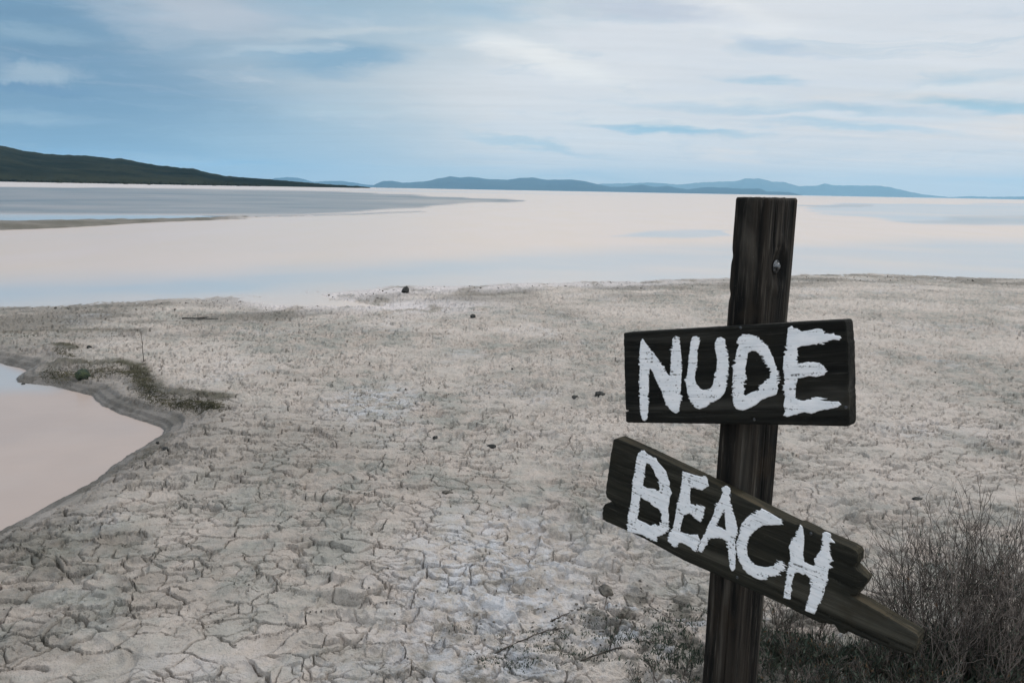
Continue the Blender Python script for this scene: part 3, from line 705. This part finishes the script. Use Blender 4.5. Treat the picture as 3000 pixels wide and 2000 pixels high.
# --- lower board with its split, stepped end
B2 = Board((1790, 1420), (2600, 1760), .001, .038)
o2 = [B2.uv(*p) for p in [(1795, 1298), (1799, 1286), (1808, 1284), (1900, 1326), (2100, 1422), (2250, 1497), (2330, 1537), (2340, 1536), (2400, 1566), (2490, 1604), (2506, 1614), (2512, 1626), (2510, 1648), (2500, 1662), (2506, 1668),
                          (2537, 1700), (2532, 1712), (2516, 1732), (2506, 1746), (2488, 1744), (2540, 1772), (2620, 1820), (2684, 1857), (2690, 1867), (2687, 1888), (2677, 1900), (2673, 1918), (2662, 1917), (2600, 1896), (2520, 1866), (2480, 1848), (2473, 1858), (2458, 1852), (2444, 1830), (2400, 1824),
                          (2330, 1790), (2240, 1746), (2150, 1706), (2000, 1640), (1900, 1585), (1850, 1560), (1775, 1528), (1765, 1520), (1765, 1490), (1770, 1477), (1780, 1474), (1800, 1479), (1792, 1471), (1776, 1456), (1773, 1445), (1777, 1410), (1783, 1370), (1788, 1330)]]
o2 = ragged(np.array(o2), .005, .0030, .0012, 431)
zf2 = grain(441, [(B2.uv(1800, 1479), B2.uv(2080, 1598), .0018, .006), (B2.uv(2270, 1728), B2.uv(2600, 1886), .0022, .007), (B2.uv(2340, 1530), B2.uv(2440, 1575), .0016, .004), (B2.uv(2460, 1640), B2.uv(2530, 1680), .0022, .006),
                  (B2.uv(2470, 1600), B2.uv(2525, 1632), .0018, .005), (B2.uv(2440, 1690), B2.uv(2520, 1733), .002, .006), (B2.uv(2230, 1745), B2.uv(2420, 1826), .0014, .004), (B2.uv(2600, 1870), B2.uv(2690, 1908), .0014, .004)])
def zf2b(x, y):
    z = zf2(x, y)
    a, c = B2.uv(2548, 1690); return z-.012*sst(B2.uv(2520, 1650)[0]-.012, B2.uv(2554, 1690)[0], x)*(y > B2.uv(2530, 1735)[1])
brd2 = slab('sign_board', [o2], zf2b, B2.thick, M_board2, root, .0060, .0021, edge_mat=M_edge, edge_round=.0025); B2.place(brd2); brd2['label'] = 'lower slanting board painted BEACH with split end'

# --- letters, traced as the brush left them. coordinates are crops of the photo
def cropA(l): return [(1750+x/2.178, 550+y/2.178) for x, y in l]
def cropB(l): return [(1750+x/3.4089, 1240+y/3.4087) for x, y in l]      # left part of the lower board
def cropC(l): return [(1750+x/2.091, 1250+y/2.091) for x, y in l]        # whole lower board
NUDE = [
 [[(290, 962), (305, 985), (320, 1010), (355, 1050), (375, 1075), (395, 1105), (418, 1140), (435, 1165), (450, 1190), (465, 1200), (468, 1150), (470, 1080), (476, 1010), (480, 965), (495, 947), (512, 946), (524, 962), (530, 1010), (538, 1080), (540, 1150), (536, 1230), (532, 1300), (528, 1370), (522, 1425), (505, 1438), (485, 1432), (460, 1410), (440, 1380), (425, 1345), (408, 1290), (390, 1260), (375, 1225), (345, 1160), (335, 1150), (330, 1200), (328, 1300), (326, 1400), (320, 1470), (305, 1487), (288, 1480), (275, 1440), (270, 1350), (268, 1250), (272, 1150), (270, 1050), (275, 985)]],
 [[(610, 948), (635, 946), (650, 960), (652, 990), (640, 1040), (640, 1100), (630, 1160), (622, 1210), (630, 1250), (650, 1275), (690, 1290), (720, 1280), (740, 1250), (750, 1200), (762, 1150), (765, 1090), (752, 1030), (752, 985), (765, 957), (790, 952), (815, 965), (820, 1010), (832, 1060), (840, 1130), (832, 1200), (825, 1260), (812, 1310), (780, 1345), (740, 1365), (700, 1395), (650, 1412), (620, 1395), (605, 1370), (580, 1330), (570, 1290), (567, 1220), (578, 1160), (582, 1090), (590, 1040), (597, 985)]],
 [[(900, 960), (925, 938), (970, 932), (1010, 945), (1050, 975), (1085, 1010), (1110, 1055), (1130, 1110), (1150, 1170), (1158, 1230), (1152, 1290), (1140, 1320), (1090, 1335), (1050, 1350), (1010, 1385), (960, 1410), (930, 1420), (885, 1410), (868, 1380), (862, 1310), (862, 1230), (870, 1150), (882, 1080), (890, 1040), (905, 1000), (890, 990)],
  [(985, 1040), (960, 1055), (955, 1100), (945, 1150), (945, 1230), (940, 1290), (932, 1315), (945, 1325), (990, 1300), (1030, 1290), (1032, 1265), (1070, 1235), (1095, 1215), (1105, 1180), (1095, 1150), (1075, 1120), (1060, 1085), (1030, 1055), (1010, 1042)]],
 [[(1215, 895), (1245, 880), (1260, 895), (1310, 915), (1350, 910), (1400, 897), (1430, 902), (1455, 925), (1480, 935), (1500, 925), (1520, 940), (1545, 942), (1558, 955), (1545, 972), (1500, 968), (1470, 980), (1440, 1000), (1400, 995), (1350, 1005), (1300, 1010), (1275, 1020), (1278, 1060), (1272, 1100), (1290, 1130), (1330, 1110), (1380, 1112), (1420, 1118), (1450, 1140), (1465, 1170), (1445, 1195), (1400, 1205), (1350, 1200), (1310, 1210), (1280, 1215), (1268, 1250), (1265, 1300), (1262, 1340), (1290, 1355), (1340, 1350), (1380, 1332), (1420, 1338), (1470, 1345), (1420, 1355), (1480, 1362), (1540, 1362), (1558, 1380), (1535, 1400), (1480, 1410), (1420, 1420), (1370, 1440), (1320, 1430), (1270, 1445), (1215, 1460), (1185, 1450), (1200, 1425), (1188, 1390), (1195, 1340), (1185, 1280), (1195, 1220), (1185, 1150), (1190, 1080), (1205, 1020), (1212, 950)]],
]
BEACH = [
 cropB([(410, 300), (440, 272), (470, 268), (495, 300), (550, 330), (590, 345), (610, 385), (650, 430), (690, 480), (705, 540), (722, 590), (722, 630), (745, 690), (722, 740), (720, 790), (705, 850), (715, 920), (715, 1000), (720, 1040), (690, 1085), (650, 1110), (595, 1130), (585, 1185), (550, 1165), (500, 1140), (450, 1110), (380, 1095), (300, 1075), (303, 1000), (305, 920), (325, 850), (340, 760), (350, 640), (355, 560), (378, 480), (385, 400), (395, 340)]),
 cropB([(850, 475), (900, 490), (960, 510), (1030, 530), (1085, 525), (1100, 560), (1115, 620), (1080, 645), (1050, 665), (1000, 655), (960, 640), (930, 640), (925, 720), (930, 800), (980, 815), (1030, 810), (1070, 830), (1065, 900), (1050, 960), (1025, 985), (1000, 960), (960, 925), (920, 895), (870, 915), (850, 960), (835, 1020), (825, 1080), (880, 1095), (950, 1110), (1000, 1105), (1020, 1150), (1035, 1175), (1010, 1230), (1000, 1275), (970, 1275), (940, 1240), (900, 1215), (850, 1190), (815, 1190), (780, 1245), (740, 1200), (705, 1170), (715, 1110), (745, 1060), (765, 1000), (780, 930), (790, 850), (815, 760), (830, 680), (845, 580)]),
 cropB([(1250, 650), (1265, 622), (1300, 622), (1330, 650), (1325, 720), (1330, 780), (1345, 860), (1375, 930), (1390, 1000), (1405, 1060), (1390, 1110), (1375, 1180), (1385, 1280), (1380, 1380), (1378, 1450), (1350, 1475), (1325, 1440), (1315, 1350), (1305, 1250), (1300, 1180), (1240, 1150), (1180, 1140), (1120, 1145), (1100, 1190), (1060, 1260), (1040, 1285), (1005, 1265), (1020, 1210), (1040, 1160), (1070, 1110), (1095, 1040), (1130, 970), (1160, 910), (1180, 830), (1220, 770), (1245, 710)]),
 cropC([(940, 535), (985, 515), (1010, 500), (1050, 520), (1090, 545), (1125, 565), (1140, 600), (1110, 598), (1060, 602), (1020, 600), (985, 620), (950, 650), (925, 690), (915, 740), (922, 790), (945, 830), (980, 848), (1030, 858), (1080, 850), (1110, 820), (1140, 820), (1155, 850), (1140, 880), (1100, 910), (1050, 915), (1020, 935), (975, 930), (930, 900), (895, 870), (870, 820), (855, 770), (850, 720), (865, 670), (880, 610), (905, 565)]),
 cropC([(1245, 598), (1262, 625), (1268, 680), (1265, 740), (1260, 790), (1268, 825), (1290, 835), (1325, 850), (1340, 840), (1328, 820), (1340, 790), (1365, 760), (1380, 720), (1378, 680), (1380, 650), (1400, 640), (1428, 652), (1430, 680), (1460, 712), (1425, 705), (1425, 750), (1436, 800), (1432, 845), (1412, 880), (1415, 935), (1395, 985), (1385, 1030), (1365, 1070), (1345, 1110), (1330, 1145), (1272, 1125), (1285, 1075), (1300, 1030), (1310, 970), (1315, 925), (1280, 905), (1235, 890), (1210, 895), (1195, 940), (1190, 1000), (1180, 1055), (1140, 1045), (1150, 980), (1160, 930), (1165, 870), (1185, 820), (1180, 770), (1175, 730), (1200, 680), (1225, 640)]),
]
BEACH_H = {0: [cropB([(490, 395), (478, 440), (470, 520), (455, 620), (500, 645), (560, 650), (615, 672), (625, 650), (610, 600), (612, 560), (580, 510), (560, 460), (525, 405)]),
               cropB([(430, 730), (420, 800), (415, 880), (398, 945), (420, 965), (480, 990), (530, 1018), (580, 1010), (610, 1025), (640, 980), (640, 900), (625, 860), (560, 820), (510, 780), (470, 760)])],
           2: [cropB([(1268, 855), (1245, 905), (1215, 960), (1183, 1020), (1230, 1035), (1285, 1062), (1278, 980), (1275, 910)])]}
def letters(B, brd, shapes, zf, seed, holes):
    for i, lp in enumerate(shapes):
        outer = ragged(np.array([B.uv(*p) for p in lp]), .0015, .0075, .0024, seed+i*10)
        hs = [ragged(np.array([B.uv(*p) for p in h]), .0015, .0065, .0022, seed+i*10+5) for h in holes.get(i, [])]
        def z2(x, y): return zf(x, y)*.85+.0012+.0003*fbm(x*50, y*300, 2, seed)
        # the paint film: its own small thickness over the board's relief
        slab('painted_letter', [outer]+hs, z2, .0004, M_paint, brd, .0040, .0018, margin=.0008, edge_round=.0005)
letters(B1, brd1, [cropA(l[0]) for l in NUDE], zf1, 501, {2: [cropA(NUDE[2][1])]})
letters(B2, brd2, BEACH, zf2, 601, BEACH_H)
for B, brd, spots in ((B1, brd1, ((2170, 960), (2210, 1228), (2478, 1193))), (B2, brd2, ((2140, 1450), (2160, 1690), (2376, 1562)))):
    for px, py in spots:
        v, f = lathe([(.0001, .0016), (.0025, .0014), (.0036, .0006), (.0038, -.003)], 12); v = v[:, [1, 2, 0]]
        n = link('nail', mesh_np('nail', v, f, M_metal), brd); u = B.uv(px, py); n.location = (u[0], u[1], .0006)

# ---------------------------------------------------------------- stones and clods
def rock(name, px, py, w, h, d, mat, label, cat, seed, sink=.25, peak=0.0):
    x, y = gp(px, py, .05); z = gz(x, y)
    bm = bmesh.new(); bmesh.ops.create_icosphere(bm, subdivisions=4, radius=1)
    for v in bm.verts:
        c = v.co.copy()
        n = float(fbm(c.x*1.1+seed, c.y*1.1+c.z*.9, 3, seed)); m = float(fbm(c.x*4+seed, c.z*4+c.y*3, 3, seed+3))
        v.co = c*(1+.55*n+.16*m)
        if peak: v.co.z += peak*max(0, 1-abs(v.co.x+.4)*1.6)
        v.co.x = np.sign(v.co.x)*min(abs(v.co.x), .92); v.co.y = np.sign(v.co.y)*min(abs(v.co.y), .88)
    for v in bm.verts: v.co = Vector((v.co.x*w/2, v.co.y*d/2, v.co.z*h/2))
    me = bpy.data.meshes.new(name); bm.to_mesh(me); bm.free(); me.materials.append(mat)
    for p in me.polygons: p.use_smooth = True
    o = link(name, me, label=label, category=cat); o.location = (x, y, z+h*(.5-sink)); o.rotation_euler = (0, 0, seed*.7); return o
def pxm(px, py, n): g = gp(px, py); return n*math.hypot(*g, H)/F
rock('rock', 1188, 855, .14, .11, .12, M_stone, 'dark pointed rock standing alone on the white salt at the far waterline', 'rock', 3, .2, .35)
rock('stone', 1385, 950, .07, .05, .06, M_stone, 'small black stone just inland of the far waterline, centre of the flat', 'stone', 5)
rock('stone', 1683, 1194, .065, .035, .05, M_stone, 'left of the two dark stones lying just left of the NUDE board', 'stone', 7)
rock('stone', 1757, 1185, .085, .05, .06, M_stone, 'right and larger of the two dark stones just left of the NUDE board', 'stone', 9)
rock('stone', 1275, 1312, .045, .025, .03, M_stone, 'small dark stone in the middle of the mudflat, left of the BEACH board', 'stone', 11)
rock('stone', 1440, 1340, .060, .030, .035, M_stone, 'flat dark stone nearest the left end of the BEACH board', 'stone', 13)
rock('mossy_rock', 242, 1112, .11, .085, .09, M_mossy, 'green mossy rock on the grass strip above the pool', 'rock', 15, .25)
rock('stone', 66, 1108, .035, .03, .03, M_stone, 'dark stone on the mud tip that points into the pool', 'stone', 17)
rock('stone', 263, 1040, .045, .035, .035, M_stone, 'small black stone beyond the grass strip at far left', 'stone', 19)
rock('stone', 487, 1340, .055, .022, .035, M_stone, 'flat dark stone on the bank right of the pool\'s tip', 'stone', 21)
rock('stone', 462, 1304, .022, .016, .02, M_stone, 'tiny dark stone at the very edge of the pool\'s right tip', 'stone', 23)
rock('mud_clod', 1772, 1780, .075, .036, .05, M_clod, 'dark overhanging clod of mud left of the post below the BEACH board', 'mud clod', 25, .3)
rock('stone', 2683, 1500, .055, .022, .03, M_stone, 'dark flat stone behind the tips of the tall shrub', 'stone', 27)
rock('stone', 1500, 1105, .03, .02, .02, M_stone, 'tiny stone midway between the far waterline and the NUDE board', 'stone', 29)
rock('mud_clod', 1310, 1485, .06, .016, .03, M_clod, 'thin dark flake of mud lifted from the middle of the mudflat', 'mud clod', 31)
rock('mud_clod', 1820, 1850, .035, .025, .03, M_clod, 'small upturned mud clod between the fallen twigs and the post', 'mud clod', 33)

# ---------------------------------------------------------------- tubes
def tube_arrays(lines, sides=3):
    Vs = []; Fs = []; base = 0
    for pts, r0, r1 in lines:
        pts = np.asarray(pts, float); n = len(pts)
        tg = np.gradient(pts, axis=0); tg /= np.linalg.norm(tg, axis=1)[:, None]+1e-9
        ref = np.where(np.abs(tg[:, 2:3]) > .9, np.array([[1., 0, 0]]), np.array([[0, 0, 1.]]))
        a = np.cross(tg, ref); a /= np.linalg.norm(a, axis=1)[:, None]+1e-9; b2 = np.cross(tg, a)
        rad = np.linspace(r0, r1, n)[:, None]
        ring = [pts+rad*(a*math.cos(2*math.pi*k/sides)+b2*math.sin(2*math.pi*k/sides)) for k in range(sides)]
        Vs.append(np.stack(ring, 1).reshape(-1, 3)); Fs.append(grid_faces(n, sides, True)+base); base += n*sides
    return np.vstack(Vs), np.vstack(Fs)
def leaf_arrays(items):
    """items: (pos, dir, length, width) -> kite quads with a fold"""
    V = []; Fc = []
    for i, (p, d, L, w) in enumerate(items):
        d = d/np.linalg.norm(d); s = np.cross(d, rng.normal(size=3)); s /= np.linalg.norm(s)+1e-9
        k = len(V); V += [p, p+d*L*.5+s*w/2, p+d*L, p+d*L*.5-s*w/2]; Fc.append((k, k+1, k+2, k+3))
    return np.array(V), np.array(Fc)
def curve(p, d, L, n, wob, up=0.0):
    pts = [np.array(p, float)]; d = np.array(d, float); d /= np.linalg.norm(d)
    for i in range(n):
        d = d+rng.normal(size=3)*wob+np.array([0, 0, up]); d /= np.linalg.norm(d); pts.append(pts[-1]+d*L/n)
    return np.array(pts), d
def shrub(x, y, spread, height, stems, label, lean=(0, 0), leafy=1.0, rust=.15, dark=.35, group=None, out=.55, sub=6, wob=.10):
    z = gz(x, y); root = bpy.data.objects.new('twiggy_shrub', None); COL.objects.link(root); root.location = (x, y, z-.01)
    root['label'] = label; root['category'] = 'shrub'
    A, D, Lv, Rv = [], [], [], []
    for i in range(stems):
        a = rng.uniform(0, 2*math.pi); rr = spread*math.sqrt(rng.uniform())
        p = (rr*math.cos(a), rr*math.sin(a), 0); hh = height*rng.uniform(.55, 1.0)*(1-.25*rr/spread)
        d = (math.cos(a)*out*rng.uniform(.1, 1)+lean[0], math.sin(a)*out*rng.uniform(.1, 1)+lean[1], 1)
        pts, dd = curve(p, d, hh, 9, wob, .03); tgt = D if rng.uniform() < dark else A
        tgt.append((pts, .0018+.0012*rng.uniform(), .0006))
        for k in range(rng.integers(sub-2, sub+3)):
            j = rng.integers(1, 8); q = pts[j]+(pts[j+1]-pts[j])*rng.uniform(); dv = pts[j+1]-pts[j]; dv /= np.linalg.norm(dv)
            sd_ = rng.normal(size=3); sd_ -= sd_@dv*dv; sd_ /= np.linalg.norm(sd_)
            L = hh*(1-j/9)*rng.uniform(.35, .8)+.02
            bp, bd = curve(q, dv+sd_*rng.uniform(.35, .9), L, 6, .12, .05); tgt.append((bp, .0011, .0005))
            for m in range(rng.integers(1, 4)):
                j2 = rng.integers(1, 6); d2 = bp[j2+1 if j2 < 6 else 6]-bp[j2]; d2 = d2/(np.linalg.norm(d2)+1e-9)
                tp, _ = curve(bp[j2], d2+rng.normal(size=3)*.5, L*rng.uniform(.2, .5), 4, .14, .04); tgt.append((tp, .0008, .0004))
                for _ in range(int(rng.poisson(1.6*leafy))):
                    s_ = tp[rng.integers(0, 5)]
                    if s_[2] < height*(.35+.5*rng.uniform()):
                        (Rv if rng.uniform() < rust else Lv).append((s_, np.array([rng.normal()*.6, rng.normal()*.6, 1]), rng.uniform(.008, .020), rng.uniform(.002, .0045)))
            for _ in range(int(rng.poisson(2.2*leafy))):
                s_ = bp[rng.integers(0, 7)]
                if s_[2] < height*(.3+.45*rng.uniform()): Lv.append((s_, np.array([rng.normal()*.6, rng.normal()*.6, 1]), rng.uniform(.010, .026), rng.uniform(.002, .005)))
    for nm, ls, mt in (('twigs', A, M_twig), ('twigs', D, M_twigd)):
        if ls: v, f = tube_arrays(ls); o = link(nm, mesh_np(nm, v, f, mt), root); o['kind'] = 'stuff'
    for nm, ls, mt in (('leaves', Lv, M_leaf), ('leaves', Rv, M_rust)):
        if ls: v, f = leaf_arrays(ls); o = link(nm, mesh_np(nm, v, f, mt, smooth=False), root); o['kind'] = 'stuff'
    return root
def P_(px, py): return gp(px, py, .08)
shrub(*(P_(2820, 1990)), .17, .74, 60, 'tall bare twiggy shrub rising behind the split end of the BEACH board', out=.36, leafy=.35)
shrub(*(P_(3010, 1985)), .19, .74, 62, 'tall dark twiggy shrub cut by the right edge of the photo', out=.36, leafy=.4, dark=.5)
shrub(*(P_(2680, 1990)), .14, .56, 42, 'thin grey shrub just right of the lower plank end', out=.5, leafy=.3, dark=.3)
shrub(*(P_(2900, 1880)), .20, .52, 42, 'sparse shrub behind the two tall ones at right', out=.45, leafy=.2, dark=.3)
shrub(*(P_(2560, 2080)), .17, .15, 80, 'low leafy dark green shrub under the pointed end of the BEACH board', out=1.0, leafy=2.0, dark=.4)
shrub(*(P_(2330, 2060)), .17, .17, 85, 'low tangled green shrub growing against the right side of the post', out=1.0, leafy=2.0, dark=.5)
shrub(*(P_(2800, 2120)), .26, .24, 100, 'dense dark green ground shrub in the bottom right corner', out=.9, leafy=2.4, dark=.4)
shrub(*(P_(1960, 2070)), .12, .10, 24, 'very low creeping shrub left of the foot of the post', out=1.6, leafy=1.0, dark=.7)
shrub(*(P_(2420, 1930)), .16, .27, 20, 'few thin bare stems standing below the letter H', out=.25, leafy=.15, dark=.8, sub=4)
shrub(*(P_(2260, 1880)), .08, .13, 26, 'small round tangle of twigs close behind the post', out=1.1, leafy=.3, dark=.8, sub=4)
# low ground plants: many small sprigs nobody could count
def sprigs(name, regions, mat, kind='stuff'):
    items = []
    for (px, py, sx, sy, n, L0, L1, w) in regions:
        for _ in range(n):
            q = gp(px+rng.normal()*sx, py+rng.normal()*sy, .06); items.append((q, L0+(L1-L0)*rng.uniform(), w))
    P = np.array([i[0] for i in items]); hz, _a = ground_fields(P[:, 0], P[:, 1]); V = []; Fc = []
    for (p, L, w), z in zip(items, hz):
        if z < .012: continue
        for b_ in range(3):
            d = np.array([rng.normal()*.45, rng.normal()*.45, 1]); d /= np.linalg.norm(d); s = np.array([math.cos(rng.uniform(0, 6.3)), math.sin(rng.uniform(0, 6.3)), 0])
            b0 = np.array([p[0]+rng.normal()*.008, p[1]+rng.normal()*.008, z-.003]); k = len(V); mid = b0+d*L*.55+s*w*.3; V += [b0-s*w/2, b0+s*w/2, mid+s*w*.4, b0+d*L*rng.uniform(.7, 1)+rng.normal(size=3)*.1*L]; Fc.append((k, k+1, k+2, k+3))
    return link(name, mesh_np(name, np.array(V), np.array(Fc), mat, smooth=False), kind=kind)
reg = []
gl = [(140, 1095), (230, 1100), (330, 1098), (405, 1107), (420, 1145), (455, 1180), (540, 1198), (610, 1208), (640, 1216)]
for (a, b_) in zip(gl[:-1], gl[1:]):
    for k in range(5):
        t_ = k/5; reg.append((a[0]+(b_[0]-a[0])*t_, a[1]+(b_[1]-a[1])*t_, 16, 6, 330, .004, .013, .003))
for k in range(8): reg.append((165+k*7, 1043+k*2, 6, 3, 40, .006, .016, .004))
reg += [(430, 1365, 22, 20, 110, .004, .012, .003), (320, 1212, 40, 6, 80, .004, .012, .003), (20, 1640, 60, 40, 90, .004, .010, .003)]
for k in range(14): reg.append((k*30, 990-k*.3, 20, 3, 22, .004, .012, .006))
sprigs('salt_grass', reg, M_grass)
reg = [(2000, 1975, 60, 30, 260, .01, .035, .003), (1850, 1930, 80, 22, 170, .006, .022, .003), (1700, 1960, 90, 16, 140, .006, .020, .003), (1550, 1965, 70, 18, 140, .005, .014, .003), (1600, 1900, 60, 8, 90, .005, .014, .003), (1480, 1990, 50, 8, 90, .005, .016, .003), (1760, 1870, 60, 10, 90, .005, .014, .003), (1950, 1900, 50, 25, 200, .008, .025, .003), (2000, 1840, 50, 14, 60, .006, .02, .003),
       (2350, 1970, 80, 28, 400, .02, .06, .003), (2600, 1985, 80, 25, 400, .02, .06, .003), (2850, 1980, 130, 35, 1100, .03, .10, .003), (2450, 1990, 130, 16, 500, .02, .07, .003), (1380, 1900, 40, 10, 40, .005, .014, .003), (2250, 1960, 60, 30, 200, .02, .05, .003)]
sprigs('ground_cover', reg, M_leaf)

# fallen twigs and driftwood
def twig(name, px_pts, r, mat, label, cat, lift=.006, fork=0):
    pts = [];
    for (px, py) in px_pts: x, y = gp(px, py, .06); pts.append((x, y, gz(x, y)+lift))
    pts = np.array(pts); dense = [pts[0]+(pts[0]-pts[0])]
    out = []
    for a, c in zip(pts[:-1], pts[1:]):
        for k in range(6): out.append(a+(c-a)*k/6+rng.normal(size=3)*np.array([1, 1, .4])*r*.5)
    out.append(pts[-1]); out = np.array(out); ls = [(out, r, r*.45)]
    for k in range(fork):
        j = rng.integers(3, len(out)-3); d = out[j+1]-out[j]; d = d/np.linalg.norm(d)
        q, _ = curve(out[j], d+np.array([rng.normal()*.7, rng.normal()*.7, .25]), np.linalg.norm(pts[-1]-pts[0])*.3, 5, .12, -.02); ls.append((q, r*.6, r*.25))
    v, f = tube_arrays(ls, 6); return link(name, mesh_np(name, v, f, mat), label=label, category=cat)
twig('fallen_twig', [(1450, 1960), (1530, 1925), (1600, 1893), (1650, 1888)], .0030, M_twigd, 'long dark twig lying on the mud, leftmost at the bottom of the photo', 'twig', fork=3)
twig('fallen_twig', [(1615, 1865), (1650, 1845), (1668, 1838)], .0035, M_twigd, 'short thick dark twig just above the long fallen twig', 'twig', fork=1)
twig('fallen_twig', [(1900, 1820), (1980, 1868), (2040, 1905)], .0025, M_twig, 'bare grey twig lying against the left foot of the post', 'twig', fork=3)
twig('fallen_twig', [(1700, 1985), (1800, 1950), (1880, 1935), (1960, 1950)], .0030, M_twigd, 'bent dark twig lying along the bottom between the long twig and the post', 'twig', fork=4)
twig('fallen_twig', [(2210, 1960), (2290, 1978), (2350, 2010)], .0032, M_twig, 'pale broken twig in the green shrub at the right foot of the post', 'twig', .03, 1)
twig('driftwood', [(535, 938), (580, 941), (640, 940)], .010, M_stone, 'low dark strip of driftwood near the far waterline at left', 'driftwood', .012, 2)
def stem(px, py, h, r, label):
    x, y = gp(px, py, .07); z = gz(x, y); pts, _ = curve((0, 0, 0), (-.04, 0, 1), h, 8, .02); ls = [(pts, r, r*.4)]
    for k in range(5): q, _ = curve((0, 0, .002), (rng.normal(), rng.normal(), .5), h*.13, 4, .1); ls.append((q, r*.7, r*.3))
    v, f = tube_arrays(ls, 5); o = link('dry_stem', mesh_np('dry_stem', v, f, M_twigd), label=label, category='plant stem'); o.location = (x, y, z)
stem(422, 1072, .26, .0040, 'single tall dry stem standing on the flat above the grass strip')
stem(473, 1096, .06, .003, 'short dry stem right of the grass strip\'s left half')
stem(1755, 1826, .05, .0014, 'thin upright stalk just below the dark overhanging mud clod')
# small dark pebbles and salt-crusted lumps strewn along the far waterline
def pebbles():
    V = []; Fc = []; bm = bmesh.new(); bmesh.ops.create_icosphere(bm, subdivisions=1, radius=1); bv = np.array([v.co for v in bm.verts]); bf = np.array([[v.index for v in f.verts] for f in bm.faces]); bm.free()
    pos = []
    for _ in range(380):
        px = rng.uniform(0, 3000); sy = np.interp(px, [0, 720, 820, 1200, 1500, 2050, 2550, 3000], [908, 878, 880, 846, 834, 822, 810, 822]); pos.append((*gp(px, sy+abs(rng.normal())*14), rng.uniform(.005, .018)*rng.uniform(.5,1.2)))
    for _ in range(420): 
        px = rng.uniform(0, 3000); py = rng.uniform(900, 2000); pos.append((*gp(px, py), rng.uniform(.002, .006)*(1 if py > 1300 else 1.7)))
    for _ in range(240): pos.append((*gp(1800+rng.normal()*180, 1900+rng.normal()*60), rng.uniform(.002, .006)))
    pos = np.array(pos); hz, _a = ground_fields(pos[:, 0], pos[:, 1])
    for (x, y, s), z in zip(pos, hz):
        if z < .0: continue
        k = len(V)*12; V.append(bv*rng.uniform(.6, 1.3, (1, 3))*s*np.array([1, 1, .7])*(1+.2*rng.normal(size=(12, 1)))+np.array([x, y, z+s*.2])); Fc.append(bf+k)
    return link('pebbles', mesh_np('pebbles', np.vstack(V), np.vstack(Fc), M_clod, smooth=False), kind='stuff')
pebbles()
# bushes dotted along the foot of the hill
def hill_scrub():
    bm = bmesh.new(); bmesh.ops.create_icosphere(bm, subdivisions=1, radius=1); bv = np.array([v.co for v in bm.verts]); bf = np.array([[v.index for v in f.verts] for f in bm.faces]); bm.free()
    V = []; Fc = []
    for i in range(900):
        px = rng.uniform(-100, 760); a, _ = azel(px, 540); rad = 624-abs(rng.normal())*38*(rng.uniform() < .35)+rng.uniform(-5, 25); s = rng.uniform(.5, 1.5)
        c = np.array([rad*math.sin(a), rad*math.cos(a), s*.4+.8])
        Fc.append(bf+len(V)*12); V.append(bv*np.array([1.4, 1.4, .9])*s*(1+.25*rng.normal(size=(12, 1)))+c)
    return link('hillside_scrub', mesh_np('hillside_scrub', np.vstack(V), np.vstack(Fc), M_hill, smooth=False), kind='stuff')
hill_scrub()
bpy.context.view_layer.update()
